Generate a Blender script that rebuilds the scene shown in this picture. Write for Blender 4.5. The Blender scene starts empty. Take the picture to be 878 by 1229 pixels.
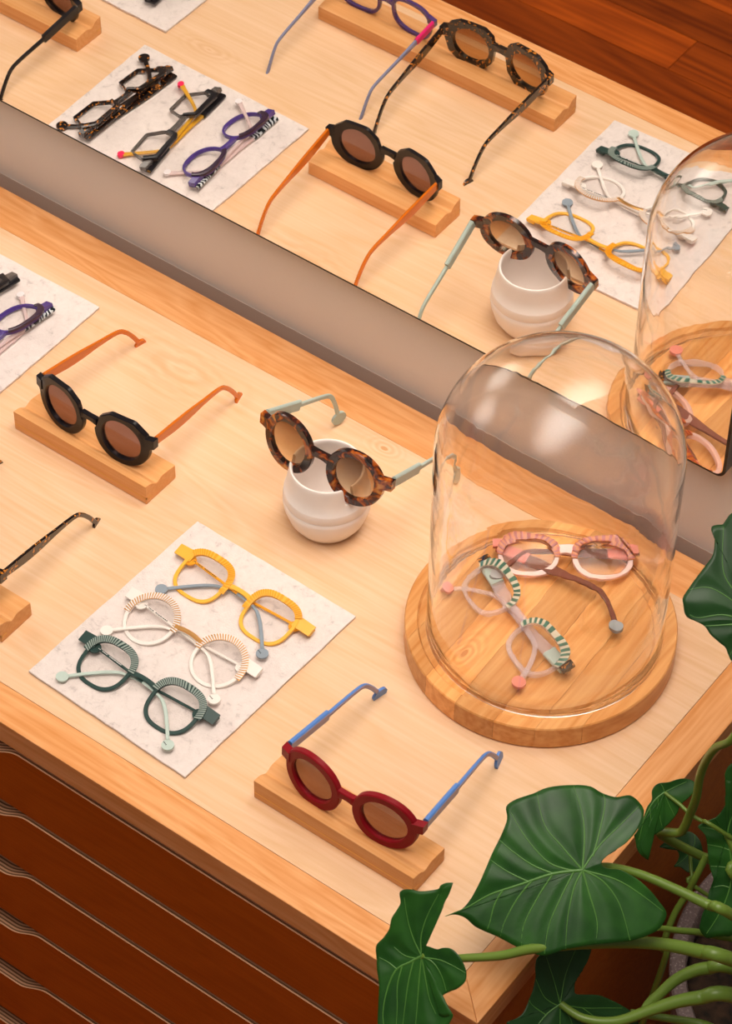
import bpy, bmesh, math, random
import numpy as np
from mathutils import Matrix, Vector, noise
random.seed(7)
PI = math.pi
SC = bpy.context.scene
COL = SC.collection

# ---------------------------------------------------------------- camera
cd = bpy.data.cameras.new('camera'); cam = bpy.data.objects.new('camera', cd); COL.objects.link(cam)
CR = ((0.802153, -0.448885, 0.393768), (0.597013, 0.590517, -0.543014), (0.011223, 0.670665, 0.741675))
cam.matrix_world = Matrix.Translation((0.6702, -1.6065, 2.0118)) @ Matrix(CR).to_4x4()
cd.sensor_fit = 'VERTICAL'; cd.sensor_height = 24.0; cd.lens = 3541.47/1229*24.0
cd.clip_start = .05; cd.clip_end = 50
cd.dof.use_dof = True; cd.dof.focus_distance = 2.62; cd.dof.aperture_fstop = 16
SC.camera = cam

# ---------------------------------------------------------------- world, lights, exposure
W = bpy.data.worlds.new('room_light'); SC.world = W; W.use_nodes = True
bg = W.node_tree.nodes['Background']; bg.inputs[0].default_value = (1.0, .86, .74, 1); bg.inputs[1].default_value = .14
def area(name, loc, target, size, size_y, power, color):
    l = bpy.data.lights.new(name, 'AREA'); l.shape = 'RECTANGLE'; l.size = size; l.size_y = size_y
    l.energy = power; l.color = color
    o = bpy.data.objects.new(name, l); COL.objects.link(o); o.location = loc
    o.rotation_euler = (Vector(target)-Vector(loc)).to_track_quat('-Z', 'Y').to_euler()
    l.use_nodes = True; n = l.node_tree.nodes; k = l.node_tree.links; e = n['Emission']     # soft diffuser: bright centre fading to its rim
    ge = n.new('ShaderNodeNewGeometry'); mp = n.new('ShaderNodeMapping'); mp.inputs['Location'].default_value = (-1, -1, 0); mp.inputs['Scale'].default_value = (2, 2, 0)
    k.new(ge.outputs['Parametric'], mp.inputs[0]); ln = n.new('ShaderNodeVectorMath'); ln.operation = 'LENGTH'; k.new(mp.outputs[0], ln.inputs[0])
    mr = n.new('ShaderNodeMapRange'); mr.interpolation_type = 'SMOOTHERSTEP'; mr.inputs[1].default_value = 1.0; mr.inputs[2].default_value = .0; mr.inputs[3].default_value = .0; mr.inputs[4].default_value = 3.4
    k.new(ln.outputs['Value'], mr.inputs[0]); k.new(mr.outputs[0], e.inputs['Strength'])
    return o
area('ceiling_light', (-.05, -.42, 2.6), (-.1, -.42, 0), 5.0, 2.4, 118, (1.0,.895,.80))
area('window_light', (-3.4, -.9, 1.7), (-.5, -.3, 0), 2.6, 2.2, 26, (1.0,.90,.80))
SC.view_settings.view_transform = 'Standard'; SC.view_settings.look = 'None'
SC.view_settings.exposure = -0.05; SC.view_settings.gamma = 1; SC.view_settings.use_curve_mapping = False
SC.cycles.use_denoising = True
SC.cycles.max_bounces = 14; SC.cycles.transmission_bounces = 12; SC.cycles.glossy_bounces = 6; SC.cycles.transparent_max_bounces = 24
SC.cycles.sample_clamp_indirect = 40; SC.cycles.blur_glossy = 0

# ---------------------------------------------------------------- materials
def mat(name):
    m = bpy.data.materials.new(name); m.use_nodes = True
    return m, m.node_tree.nodes, m.node_tree.links, m.node_tree.nodes['Principled BSDF']
def C4(c): return (c[0], c[1], c[2], 1)
def plain(name, c, rough=.4, metal=0, coat=0, trans=0, ior=1.5, spec=.5, sss=0):
    m, n, l, b = mat(name)
    b.inputs['Base Color'].default_value = C4(c); b.inputs['Roughness'].default_value = rough
    b.inputs['Metallic'].default_value = metal; b.inputs['Coat Weight'].default_value = coat
    b.inputs['Transmission Weight'].default_value = trans; b.inputs['IOR'].default_value = ior
    b.inputs['Specular IOR Level'].default_value = spec
    return m
def ramp(n, stops):
    r = n.new('ShaderNodeValToRGB'); e = r.color_ramp.elements
    while len(e) < len(stops): e.new(.5)
    for q, (p, c) in zip(e, stops): q.position = p; q.color = C4(c)
    return r
def coords(n, l, scale, rot=(0,0,0), kind='Object'):
    t = n.new('ShaderNodeTexCoord'); mp = n.new('ShaderNodeMapping')
    mp.inputs['Scale'].default_value = scale; mp.inputs['Rotation'].default_value = rot
    l.new(t.outputs[kind], mp.inputs[0]); return mp
def wood(name, light, dark, axis='x', grain=1.0, rough=.42, broad=.5, fine=1.0, coat=.0, rnd=0, spec=.3, dist=1.1, knots=()):
    """long grain along one axis: broad wavy figure + fine pores"""
    m, n, l, b = mat(name)
    s = {'x': (1.3, 9, 9), 'y': (9, 1.3, 9), 'z': (9, 9, 1.3)}[axis]
    mp = coords(n, l, tuple(q*grain for q in s))
    if rnd:
        oi = n.new('ShaderNodeObjectInfo'); vm = n.new('ShaderNodeVectorMath'); vm.operation = 'SCALE'
        cm = n.new('ShaderNodeCombineXYZ')
        for k in range(3): l.new(oi.outputs['Random'], cm.inputs[k])
        vm.inputs[3].default_value = 37.0; l.new(cm.outputs[0], vm.inputs[0]); l.new(vm.outputs[0], mp.inputs['Location'])
    n1 = n.new('ShaderNodeTexNoise'); n1.inputs['Scale'].default_value = 1.6; n1.inputs['Detail'].default_value = 3
    n1.inputs['Distortion'].default_value = dist; l.new(mp.outputs[0], n1.inputs['Vector'])
    mu = n.new('ShaderNodeMath'); mu.operation = 'MULTIPLY'; mu.inputs[1].default_value = 9.0; l.new(n1.outputs['Fac'], mu.inputs[0])
    fr = n.new('ShaderNodeMath'); fr.operation = 'PINGPONG'; fr.inputs[1].default_value = .5; l.new(mu.outputs[0], fr.inputs[0])
    s2 = {'x': (6, 260, 260), 'y': (260, 6, 260), 'z': (260, 260, 6)}[axis]
    mp2 = coords(n, l, s2)
    n2 = n.new('ShaderNodeTexNoise'); n2.inputs['Scale'].default_value = 1.0*fine; n2.inputs['Detail'].default_value = 4; l.new(mp2.outputs[0], n2.inputs['Vector'])
    r1 = ramp(n, [(.0, (0,0,0)), (1, (1,1,1))]); l.new(fr.outputs[0], r1.inputs[0])
    mx = n.new('ShaderNodeMath'); mx.operation = 'MULTIPLY_ADD'; mx.inputs[1].default_value = broad
    m3 = n.new('ShaderNodeMath'); m3.operation = 'MULTIPLY'; m3.inputs[1].default_value = .75; l.new(n2.outputs['Fac'], m3.inputs[0])
    l.new(fr.outputs[0], mx.inputs[0]); l.new(m3.outputs[0], mx.inputs[2])
    r = ramp(n, [(.18, dark), (.75, light)]); l.new(mx.outputs[0], r.inputs[0])
    col = r.outputs[0]
    if rnd:
        hv = n.new('ShaderNodeHueSaturation'); ma = n.new('ShaderNodeMapRange'); ma.inputs[3].default_value = 1-rnd; ma.inputs[4].default_value = 1+rnd
        l.new(oi.outputs['Random'], ma.inputs[0]); l.new(ma.outputs[0], hv.inputs['Value']); l.new(col, hv.inputs['Color']); col = hv.outputs[0]
    for kx, ky, sx, sy, amp in knots:                 # knots: small dark eye with rings of figure around it
        tc = n.new('ShaderNodeTexCoord'); km = n.new('ShaderNodeMapping'); km.vector_type = 'POINT'; km.inputs['Location'].default_value = (-kx/sx, -ky/sy, 0); km.inputs['Scale'].default_value = (1/sx, 1/sy, 0)
        nz = n.new('ShaderNodeTexNoise'); nz.inputs['Scale'].default_value = 26; l.new(tc.outputs['Object'], nz.inputs['Vector']); l.new(tc.outputs['Object'], km.inputs[0])
        ln = n.new('ShaderNodeVectorMath'); ln.operation = 'LENGTH'; l.new(km.outputs[0], ln.inputs[0])
        ad = n.new('ShaderNodeMath'); ad.operation = 'MULTIPLY_ADD'; ad.inputs[1].default_value = .55; l.new(nz.outputs['Fac'], ad.inputs[0]); l.new(ln.outputs['Value'], ad.inputs[2])
        wv = n.new('ShaderNodeMath'); wv.operation = 'MULTIPLY'; wv.inputs[1].default_value = 26; l.new(ad.outputs[0], wv.inputs[0]); sn = n.new('ShaderNodeMath'); sn.operation = 'SINE'; l.new(wv.outputs[0], sn.inputs[0])
        fo = n.new('ShaderNodeMapRange'); fo.inputs[1].default_value = 0; fo.inputs[2].default_value = 1; fo.inputs[3].default_value = amp; fo.inputs[4].default_value = 0; l.new(ln.outputs['Value'], fo.inputs[0])
        sm = n.new('ShaderNodeMath'); sm.operation = 'MULTIPLY_ADD'; sm.inputs[1].default_value = .5; sm.inputs[2].default_value = .5; l.new(sn.outputs[0], sm.inputs[0])
        fm = n.new('ShaderNodeMath'); fm.operation = 'MULTIPLY'; l.new(sm.outputs[0], fm.inputs[0]); l.new(fo.outputs[0], fm.inputs[1])
        ey = n.new('ShaderNodeMapRange'); ey.interpolation_type = 'SMOOTHSTEP'; ey.inputs[1].default_value = .10; ey.inputs[2].default_value = .16; ey.inputs[3].default_value = .8 if amp >= .5 else 0; ey.inputs[4].default_value = 0; l.new(ln.outputs['Value'], ey.inputs[0])
        mxm = n.new('ShaderNodeMath'); mxm.operation = 'MAXIMUM'; l.new(fm.outputs[0], mxm.inputs[0]); l.new(ey.outputs[0], mxm.inputs[1])
        mc = n.new('ShaderNodeMix'); mc.data_type = 'RGBA'; mc.inputs['B'].default_value = C4(tuple(q*w for q, w in zip(dark, (.82,.62,.42)))); l.new(mxm.outputs[0], mc.inputs['Factor']); l.new(col, mc.inputs['A']); col = mc.outputs['Result']
    l.new(col, b.inputs['Base Color'])
    b.inputs['Roughness'].default_value = rough; b.inputs['Specular IOR Level'].default_value = spec; b.inputs['Coat Weight'].default_value = coat; b.inputs['Coat Roughness'].default_value = .25
    bp = n.new('ShaderNodeBump'); bp.inputs['Strength'].default_value = .06; bp.inputs['Distance'].default_value = .001
    l.new(n2.outputs['Fac'], bp.inputs['Height']); l.new(bp.outputs[0], b.inputs['Normal'])
    return m
def mottled(name, stops, scale, rough=.2, coat=.6, distort=.6, detail=2, trans=0, bump=0):
    m, n, l, b = mat(name)
    mp = coords(n, l, (1, 1, 1)); nz = n.new('ShaderNodeTexNoise'); nz.inputs['Scale'].default_value = scale
    nz.inputs['Detail'].default_value = detail; nz.inputs['Distortion'].default_value = distort; l.new(mp.outputs[0], nz.inputs['Vector'])
    r = ramp(n, stops); l.new(nz.outputs['Fac'], r.inputs[0]); l.new(r.outputs[0], b.inputs['Base Color'])
    b.inputs['Roughness'].default_value = rough; b.inputs['Coat Weight'].default_value = coat; b.inputs['Coat Roughness'].default_value = .06
    b.inputs['Transmission Weight'].default_value = trans
    if bump:
        bp = n.new('ShaderNodeBump'); bp.inputs['Strength'].default_value = bump; bp.inputs['Distance'].default_value = .001
        l.new(nz.outputs['Fac'], bp.inputs['Height']); l.new(bp.outputs[0], b.inputs['Normal'])
    return m
def lens_mat(name, top, bottom, gloss=.08, span=.02):
    """thin tinted lens: tint graded from top to bottom, with surface reflection"""
    m, n, l, b = mat(name); n.remove(b); out = n['Material Output']
    t = n.new('ShaderNodeTexCoord'); sp = n.new('ShaderNodeSeparateXYZ'); l.new(t.outputs['Object'], sp.inputs[0])
    mr = n.new('ShaderNodeMapRange'); mr.inputs[1].default_value = -span; mr.inputs[2].default_value = span; l.new(sp.outputs[1], mr.inputs[0])
    r = ramp(n, [(0, bottom), (1, top)]); l.new(mr.outputs[0], r.inputs[0])
    tr = n.new('ShaderNodeBsdfTransparent'); l.new(r.outputs[0], tr.inputs[0])
    gl = n.new('ShaderNodeBsdfGlossy'); gl.inputs['Roughness'].default_value = .03
    fz = n.new('ShaderNodeLayerWeight'); fz.inputs[0].default_value = .5; pw = n.new('ShaderNodeMath'); pw.operation = 'POWER'; pw.inputs[1].default_value = 5; l.new(fz.outputs['Facing'], pw.inputs[0])
    ad = n.new('ShaderNodeMath'); ad.operation = 'MULTIPLY_ADD'; ad.inputs[1].default_value = .5; ad.inputs[2].default_value = gloss; ad.use_clamp = True; l.new(pw.outputs[0], ad.inputs[0])
    mx = n.new('ShaderNodeMixShader'); l.new(ad.outputs[0], mx.inputs[0]); l.new(tr.outputs[0], mx.inputs[1]); l.new(gl.outputs[0], mx.inputs[2])
    l.new(mx.outputs[0], out.inputs[0]); return m
def clear_acetate(name, c, rough=.12, op=.35):
    """translucent acetate: part see-through tint, part body colour"""
    m, n, l, b = mat(name); out = n['Material Output']
    b.inputs['Base Color'].default_value = C4(c); b.inputs['Roughness'].default_value = rough; b.inputs['Coat Weight'].default_value = .5
    tr = n.new('ShaderNodeBsdfTransparent'); tr.inputs[0].default_value = C4(tuple(.6+.4*q for q in c))
    mx = n.new('ShaderNodeMixShader'); mx.inputs[0].default_value = op
    l.new(tr.outputs[0], mx.inputs[1]); l.new(b.outputs[0], mx.inputs[2]); l.new(mx.outputs[0], out.inputs[0]); return m

M = {}
M['panel'] = wood('birch_panel', (.83,.56,.36), (.74,.45,.235), 'x', .8, .40, .5, 1.0, knots=[(-.4323,-.0586,.030,.018,.5), (-.656,-.0935,.120,.045,.42), (-.93,-.30,.05,.02,.4)])
M['trim_x'] = wood('maple_edge_along', (.84,.42,.18), (.66,.25,.06), 'x', 1.8, .38, .5, .9, dist=.35)
M['trim_y'] = wood('maple_edge_across', (.84,.42,.18), (.66,.25,.06), 'y', 1.8, .38, .5, .9, dist=.35)
M['block'] = wood('beech_block', (.84,.44,.19), (.72,.31,.09), 'x', 1.0, .5, .35, 1.2, rnd=.05, spec=.2)
M['disc'] = wood('cherry_stave', (.82,.41,.15), (.62,.22,.045), 'y', 1.1, .35, .55, .9, dist=.6, rnd=.18, spec=.25, knots=[(-.033,-.069,.018,.040,.6)])
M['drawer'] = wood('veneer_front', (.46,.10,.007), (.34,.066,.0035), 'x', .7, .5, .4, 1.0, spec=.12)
M['side'] = wood('veneer_side', (.52,.17,.03), (.40,.11,.015), 'x', .9, .45, .5, 1.0, spec=.2)
M['floor'] = wood('floor_board', (.48,.085,.006), (.15,.020,.002), 'x', .45, .35, .6, .35, coat=.0, rnd=.30, spec=.2)
# plywood edge: stacked plies along depth
def ply():
    m, n, l, b = mat('plywood_edge'); t = n.new('ShaderNodeTexCoord'); sp = n.new('ShaderNodeSeparateXYZ'); l.new(t.outputs['Object'], sp.inputs[0])
    mu = n.new('ShaderNodeMath'); mu.operation = 'MULTIPLY'; mu.inputs[1].default_value = 1/.0017; l.new(sp.outputs[1], mu.inputs[0])
    fr = n.new('ShaderNodeMath'); fr.operation = 'PINGPONG'; fr.inputs[1].default_value = 1; l.new(mu.outputs[0], fr.inputs[0])
    r = ramp(n, [(.35, (.20,.08,.03)), (.6, (.74,.41,.23))]); l.new(fr.outputs[0], r.inputs[0]); l.new(r.outputs[0], b.inputs['Base Color']); b.inputs['Roughness'].default_value = .6
    return m
M['ply'] = ply()
def wallm():
    m, n, l, b = mat('painted_wall'); mp = coords(n, l, (1,1,1)); nz = n.new('ShaderNodeTexNoise'); nz.inputs['Scale'].default_value = 120; nz.inputs['Detail'].default_value = 3
    l.new(mp.outputs[0], nz.inputs['Vector']); b.inputs['Base Color'].default_value = C4((.75,.70,.655)); b.inputs['Roughness'].default_value = .45
    bp = n.new('ShaderNodeBump'); bp.inputs['Strength'].default_value = .35; bp.inputs['Distance'].default_value = .002; l.new(nz.outputs['Fac'], bp.inputs['Height']); l.new(bp.outputs[0], b.inputs['Normal']); return m
M['wall'] = wallm()
def felt():
    m, n, l, b = mat('wool_felt'); mp = coords(n, l, (1,1,1))
    a = n.new('ShaderNodeTexNoise'); a.inputs['Scale'].default_value = 110; a.inputs['Detail'].default_value = 8; a.inputs['Roughness'].default_value = .72; a.inputs['Distortion'].default_value = .5
    l.new(mp.outputs[0], a.inputs['Vector']); r = ramp(n, [(.32, (.56,.48,.455)), (.44, (.73,.64,.60)), (.7, (.80,.71,.67))]); l.new(a.outputs['Fac'], r.inputs[0])
    l.new(r.outputs[0], b.inputs['Base Color']); b.inputs['Roughness'].default_value = .95; b.inputs['Specular IOR Level'].default_value = .1
    c = n.new('ShaderNodeTexNoise'); c.inputs['Scale'].default_value = 700; c.inputs['Detail'].default_value = 3; l.new(mp.outputs[0], c.inputs['Vector'])
    bp = n.new('ShaderNodeBump'); bp.inputs['Strength'].default_value = .4; bp.inputs['Distance'].default_value = .001; l.new(c.outputs['Fac'], bp.inputs['Height']); l.new(bp.outputs[0], b.inputs['Normal']); return m
M['felt'] = felt()
def glass():
    m, n, l, b = mat('blown_glass'); b.inputs['Base Color'].default_value = (1,1,1,1); b.inputs['Transmission Weight'].default_value = 1
    b.inputs['Roughness'].default_value = 0; b.inputs['IOR'].default_value = 1.36
    mp = coords(n, l, (1,1,1)); nz = n.new('ShaderNodeTexNoise'); nz.inputs['Scale'].default_value = 22; nz.inputs['Detail'].default_value = 1.5; l.new(mp.outputs[0], nz.inputs['Vector'])
    bp = n.new('ShaderNodeBump'); bp.inputs['Strength'].default_value = .5; bp.inputs['Distance'].default_value = .002; l.new(nz.outputs['Fac'], bp.inputs['Height']); l.new(bp.outputs[0], b.inputs['Normal']); return m
M['glass'] = glass()
M['mirror'] = plain('silvered_mirror', (.93,.92,.90), .0, 1)
M['black_edge'] = plain('black_edge', (.012,.011,.01), .35)
M['ceramic'] = mottled('pale_ceramic', [(.3, (.90,.80,.74)), (.7, (.93,.84,.78))], 40, .38, .15, 0, 2, bump=.03)
M['black'] = plain('black_acetate', (.010,.008,.010), .25, spec=.35)
M['amber'] = clear_acetate('amber_acetate', (.78,.18,.003), .15, .78)
M['red'] = plain('dark_red_acetate', (.24,.004,.010), .4, spec=.2)
M['blue'] = plain('blue_acetate', (.10,.24,.60), .35)
M['lilac'] = plain('dusty_lilac_acetate', (.32,.27,.38), .35)
M['mint'] = plain('sage_acetate', (.42,.50,.44), .35)
M['tortoise'] = mottled('brown_tortoiseshell', [(.44, (.014,.005,.004)), (.53, (.085,.014,.005)), (.61, (.38,.075,.006)), (.72, (.62,.24,.03))], 85, .18, .5, .8)
M['dark_tortoise'] = mottled('black_tortoiseshell', [(.50, (.014,.007,.005)), (.60, (.025,.010,.005)), (.66, (.60,.20,.02))], 210, .15, .5, .6)
M['purple'] = clear_acetate('violet_acetate', (.09,.045,.20), .15, .8)
M['darkpurple'] = plain('aubergine_acetate', (.035,.012,.035), .25, coat=.3)
M['violet'] = plain('violet_acetate_solid', (.07,.035,.22), .2, coat=.4)
M['magenta'] = plain('magenta_acetate', (.75,.015,.16), .3)
M['mustard'] = plain('mustard_acetate', (.66,.33,.02), .35)
M['greyblue'] = plain('grey_blue_acetate', (.22,.24,.38), .25, coat=.3)
M['smoke'] = clear_acetate('smoke_acetate', (.13,.11,.10), .15, .75)
M['pinkclear'] = clear_acetate('pale_pink_acetate', (.80,.62,.60), .15, .7)
M['white_tip'] = plain('milky_acetate', (.80,.74,.74), .3)
M['hotpink'] = plain('hot_pink_acetate', (.85,.02,.10), .35)
M['yellow'] = plain('yellow_lacquer', (.90,.46,.045), .38)
M['yellow2'] = plain('deep_yellow_lacquer', (.86,.36,.01), .38)
M['slate'] = plain('slate_blue_coating', (.26,.31,.36), .4)
M['white'] = plain('cream_white_lacquer', (.86,.79,.73), .38)
M['gold'] = plain('gold_metal', (.80,.42,.14), .3, .7)
M['green'] = plain('dark_green_lacquer', (.022,.055,.048), .35)
M['green2'] = plain('green_grey_rib', (.30,.36,.32), .4)
M['palemint'] = plain('pale_mint_coating', (.50,.60,.54), .4)
M['steel'] = plain('steel_hinge', (.75,.72,.68), .2, 1)
M['clear'] = clear_acetate('crystal_acetate', (.84,.76,.78), .08, .26)
M['crystal_pink'] = clear_acetate('blush_crystal_acetate', (.95,.62,.52), .12, .6)
M['cream'] = clear_acetate('cream_crystal_acetate', (.86,.80,.62), .12, .6)
M['forest'] = plain('forest_green_stripe', (.04,.16,.11), .3)
M['rust'] = plain('rust_acetate', (.36,.045,.012), .3)
M['amber2'] = plain('light_amber_acetate', (.55,.14,.025), .25)
M['salmon'] = plain('salmon_acetate', (.80,.24,.17), .4)
M['brownt'] = clear_acetate('brown_crystal_acetate', (.26,.09,.06), .12, .75)
M['greytip'] = plain('grey_acetate_tip', (.38,.38,.37), .35)
M['brass'] = plain('brass_strip', (.80,.45,.12), .3, .8)
M['ink'] = plain('dark_print', (.02,.02,.02), .6)
M['whiteink'] = plain('white_print', (.8,.78,.75), .6)
def zebra():
    m, n, l, b = mat('zebra_print'); mp = coords(n, l, (1,1,1)); w = n.new('ShaderNodeTexWave'); w.inputs['Scale'].default_value = 60; w.inputs['Distortion'].default_value = 14; w.inputs['Detail'].default_value = 2; w.inputs['Detail Scale'].default_value = 1.2
    l.new(mp.outputs[0], w.inputs['Vector']); r = ramp(n, [(.50, (.01,.015,.02)), (.56, (.65,.68,.70))]); l.new(w.outputs['Fac'], r.inputs[0]); l.new(r.outputs[0], b.inputs['Base Color']); b.inputs['Roughness'].default_value = .2; return m
M['zebra'] = zebra()
M['L_black'] = lens_mat('mauve_brown_lens', (.50,.40,.42), (.56,.46,.47), .03)
M['L_brown'] = lens_mat('graded_brown_lens', (.46,.33,.23), (.92,.82,.68), .02)
M['L_red'] = lens_mat('brown_lens', (.48,.38,.36), (.68,.58,.56), .02)
M['L_clear'] = lens_mat('clear_lens', (.99,.99,.99), (.99,.99,.99), .012)
def leafm(name, c1, c2, rough=.42):
    m, n, l, b = mat(name); mp = coords(n, l, (1,1,1)); nz = n.new('ShaderNodeTexNoise'); nz.inputs['Scale'].default_value = 30; nz.inputs['Detail'].default_value = 3
    l.new(mp.outputs[0], nz.inputs['Vector']); r = ramp(n, [(.35, c1), (.7, c2)]); l.new(nz.outputs['Fac'], r.inputs[0]); l.new(r.outputs[0], b.inputs['Base Color'])
    b.inputs['Roughness'].default_value = rough; b.inputs['Specular IOR Level'].default_value = .32
    bp = n.new('ShaderNodeBump'); bp.inputs['Strength'].default_value = .15; bp.inputs['Distance'].default_value = .002; l.new(nz.outputs['Fac'], bp.inputs['Height']); l.new(bp.outputs[0], b.inputs['Normal']); return m
M['leaf'] = leafm('glossy_leaf', (.008,.052,.006), (.022,.105,.011))
M['leaf_dark'] = leafm('dark_leaf', (.010,.045,.010), (.016,.065,.014))
M['vein'] = plain('leaf_vein', (.07,.20,.03), .4)
M['stem'] = plain('green_stem', (.13,.22,.028), .4)
M['potstone'] = mottled('speckled_grey_pot', [(.45, (.17,.125,.12)), (.62, (.22,.165,.16)), (.72, (.45,.38,.36))], 420, .8, 0, 0, 2)
M['soil'] = mottled('dark_soil', [(.35, (.012,.007,.004)), (.65, (.06,.03,.015))], 90, .95, 0, .5, 5, bump=1)

# ---------------------------------------------------------------- helpers
def label(o, lab=None, cat=None, group=None, kind=None):
    if lab: o['label'] = lab
    if cat: o['category'] = cat
    if group: o['group'] = group
    if kind: o['kind'] = kind
    return o
def empty(name, loc, lab, cat, group=None, mw=None):
    o = bpy.data.objects.new(name, None); COL.objects.link(o); o.empty_display_size = .02
    if mw is not None: o.matrix_world = mw
    else: o.location = loc
    return label(o, lab, cat, group)
def obj(name, bm, m, parent=None, smooth=30, mats=None, bev=0, recalc=True):
    me = bpy.data.meshes.new(name)
    if recalc: bmesh.ops.recalc_face_normals(bm, faces=bm.faces[:])
    bm.to_mesh(me); bm.free()
    for q in (mats or [m]): me.materials.append(q)
    o = bpy.data.objects.new(name, me); COL.objects.link(o)
    if smooth:
        for p in me.polygons: p.use_smooth = True
        me.set_sharp_from_angle(angle=math.radians(smooth))
    if parent: o.parent = parent
    if bev:
        b = o.modifiers.new('bevel', 'BEVEL'); b.width = bev; b.segments = 2; b.limit_method = 'ANGLE'
    return o
def box(bm, x0, x1, y0, y1, z0, z1, mw=None):
    v = [bm.verts.new((x, y, z)) for x in (x0, x1) for y in (y0, y1) for z in (z0, z1)]
    for f in ((0,1,3,2), (4,6,7,5), (0,4,5,1), (2,3,7,6), (0,2,6,4), (1,5,7,3)): bm.faces.new([v[i] for i in f])
    if mw is not None:
        for q in v: q.co = mw @ q.co
    return v
def prism(bm, pts, z0, z1):
    a = [bm.verts.new((x, y, z0)) for x, y in pts]; b = [bm.verts.new((x, y, z1)) for x, y in pts]
    bm.faces.new(a[::-1]); bm.faces.new(b); n = len(pts)
    for i in range(n): bm.faces.new((a[i], a[(i+1)%n], b[(i+1)%n], b[i]))
def lathe(bm, prof, n=72, closed=False):
    rings = []
    for r, z in prof:
        rings.append([bm.verts.new((r*math.cos(2*PI*i/n), r*math.sin(2*PI*i/n), z)) for i in range(n)] if r > 1e-6 else [bm.verts.new((0, 0, z))])
    K = len(rings)
    for k in range(K if closed else K-1):
        A, B = rings[k], rings[(k+1)%K]
        for i in range(n):
            j = (i+1)%n
            if len(A) == 1 and len(B) == 1: continue
            if len(A) == 1: bm.faces.new((A[0], B[i], B[j]))
            elif len(B) == 1: bm.faces.new((A[i], B[0], A[j]))
            else: bm.faces.new((A[i], B[i], B[j], A[j]))
def catmull(P, per=6, closed=False):
    P = [np.array(p, float) for p in P]; out = []; n = len(P)
    rng = range(n) if closed else range(n-1)
    for i in rng:
        if closed: a, b, c, d = P[(i-1)%n], P[i], P[(i+1)%n], P[(i+2)%n]
        else: a, b, c, d = P[max(i-1,0)], P[i], P[i+1], P[min(i+2,n-1)]
        for k in range(per):
            t = k/per; out.append(.5*((2*b)+(c-a)*t+(2*a-5*b+4*c-d)*t*t+(3*b-a-3*c+d)*t**3))
    if not closed: out.append(P[-1])
    return out
def tube(bm, P, radii, n=8, flat=1.0):
    P = [Vector(p) for p in P]; rings = []; up = Vector((0,0,1)); N = None
    for i, p in enumerate(P):
        t = (P[min(i+1,len(P)-1)]-P[max(i-1,0)]).normalized()
        if N is None: N = t.cross(up if abs(t.z) < .9 else Vector((1,0,0))).normalized()
        N = (N - t*N.dot(t)).normalized(); B = t.cross(N); r = radii[i] if hasattr(radii, '__len__') else radii
        rings.append([bm.verts.new(p+N*r*math.cos(2*PI*k/n)+B*r*flat*math.sin(2*PI*k/n)) for k in range(n)])
    for a, b in zip(rings, rings[1:]):
        for k in range(n): bm.faces.new((a[k], a[(k+1)%n], b[(k+1)%n], b[k]))
    bm.faces.new(rings[0][::-1]); bm.faces.new(rings[-1])

# ---------------------------------------------------------------- setting: wall, floor
bm = bmesh.new(); box(bm, -3.6, 2.5, .016, .12, -.75, 2.6)
WB_ = label(obj('wall_back', bm, M['wall'], smooth=0), kind='structure', lab='painted warm grey wall behind the cabinet')
bm = bmesh.new(); box(bm, -2.6, 1.2, .0156, .0159, -.62, -.0003)  # thin strip, its darker colour standing in for shade in the gap
label(obj('gap_shade_1', bm, plain('taupe_gap_shade', (.60,.47,.39), .6), smooth=0), kind='structure', lab='taupe strip of painted shade on the wall in the gap behind the cabinet')
bm = bmesh.new(); box(bm, -3.6, 2.5, -3.0, .016, -.80, -.762)
floor = label(obj('floor', bm, plain('dark_subfloor', (.03,.012,.005), .8), smooth=0), kind='structure', lab='dark reddish brown wooden plank floor')
PW = .082; PL = .62
bm = bmesh.new(); box(bm, 0, PL-.0012, 0, PW-.0012, -.762, -.75)
base_plank = None
for j in range(32):
    off = (j*.37) % PL
    for i in range(9):
        x = -3.5+i*PL+off*.6; y = .012-(j+1)*PW
        if base_plank is None:
            p = obj('plank', bm, M['floor'], floor, smooth=0); base_plank = p
        else:
            p = base_plank.copy(); COL.objects.link(p); p.parent = floor
        p.location = (x, y, 0)

# ---------------------------------------------------------------- drawer cabinet
cab = empty('drawer_cabinet', (-.7, -.26, -.75), 'wide blonde wood cabinet of shallow drawers under the mirror', 'cabinet')
def cpart(name, bm, m, smooth=30, **k):
    o = obj(name, bm, m, None, smooth, **k); o.parent = cab; o.matrix_parent_inverse = Matrix.Translation(cab.location).inverted(); return o
XL, D, WF, WB, WR, TT = -1.46, .52, .0336, .046, .0357, .0288
bm = bmesh.new(); box(bm, XL+WR+.0003, -WR-.0003, -D+WF+.0003, -WB-.0003, -TT, -.0002); cpart('top_panel', bm, M['panel'], 0)
def edge(pts, m):
    bm = bmesh.new(); prism(bm, pts, -TT, 0); return cpart('edge_board', bm, m, 0, bev=.0006)
g = .00015
edge([(XL,-D), (0-g,-D), (-WR-g,-D+WF), (XL+WR+g,-D+WF)], M['trim_x'])
edge([(XL,0), (XL+WR+g,-WB), (-WR-g,-WB), (0-g,0)], M['trim_x'])
edge([(0,-D+g), (0,-g), (-WR,-WB), (-WR,-D+WF)], M['trim_y'])
edge([(XL,-D+g), (XL+WR,-D+WF), (XL+WR,-WB), (XL,-g)], M['trim_y'])
bm = bmesh.new(); box(bm, -.024, -.006, -D+.004, -.004, -.75, -TT-.0005); cpart('side_panel', bm, M['side'], 0)
bm = bmesh.new(); box(bm, XL+.006, XL+.024, -D+.004, -.004, -.75, -TT-.0005); cpart('side_panel', bm, M['side'], 0)
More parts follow.
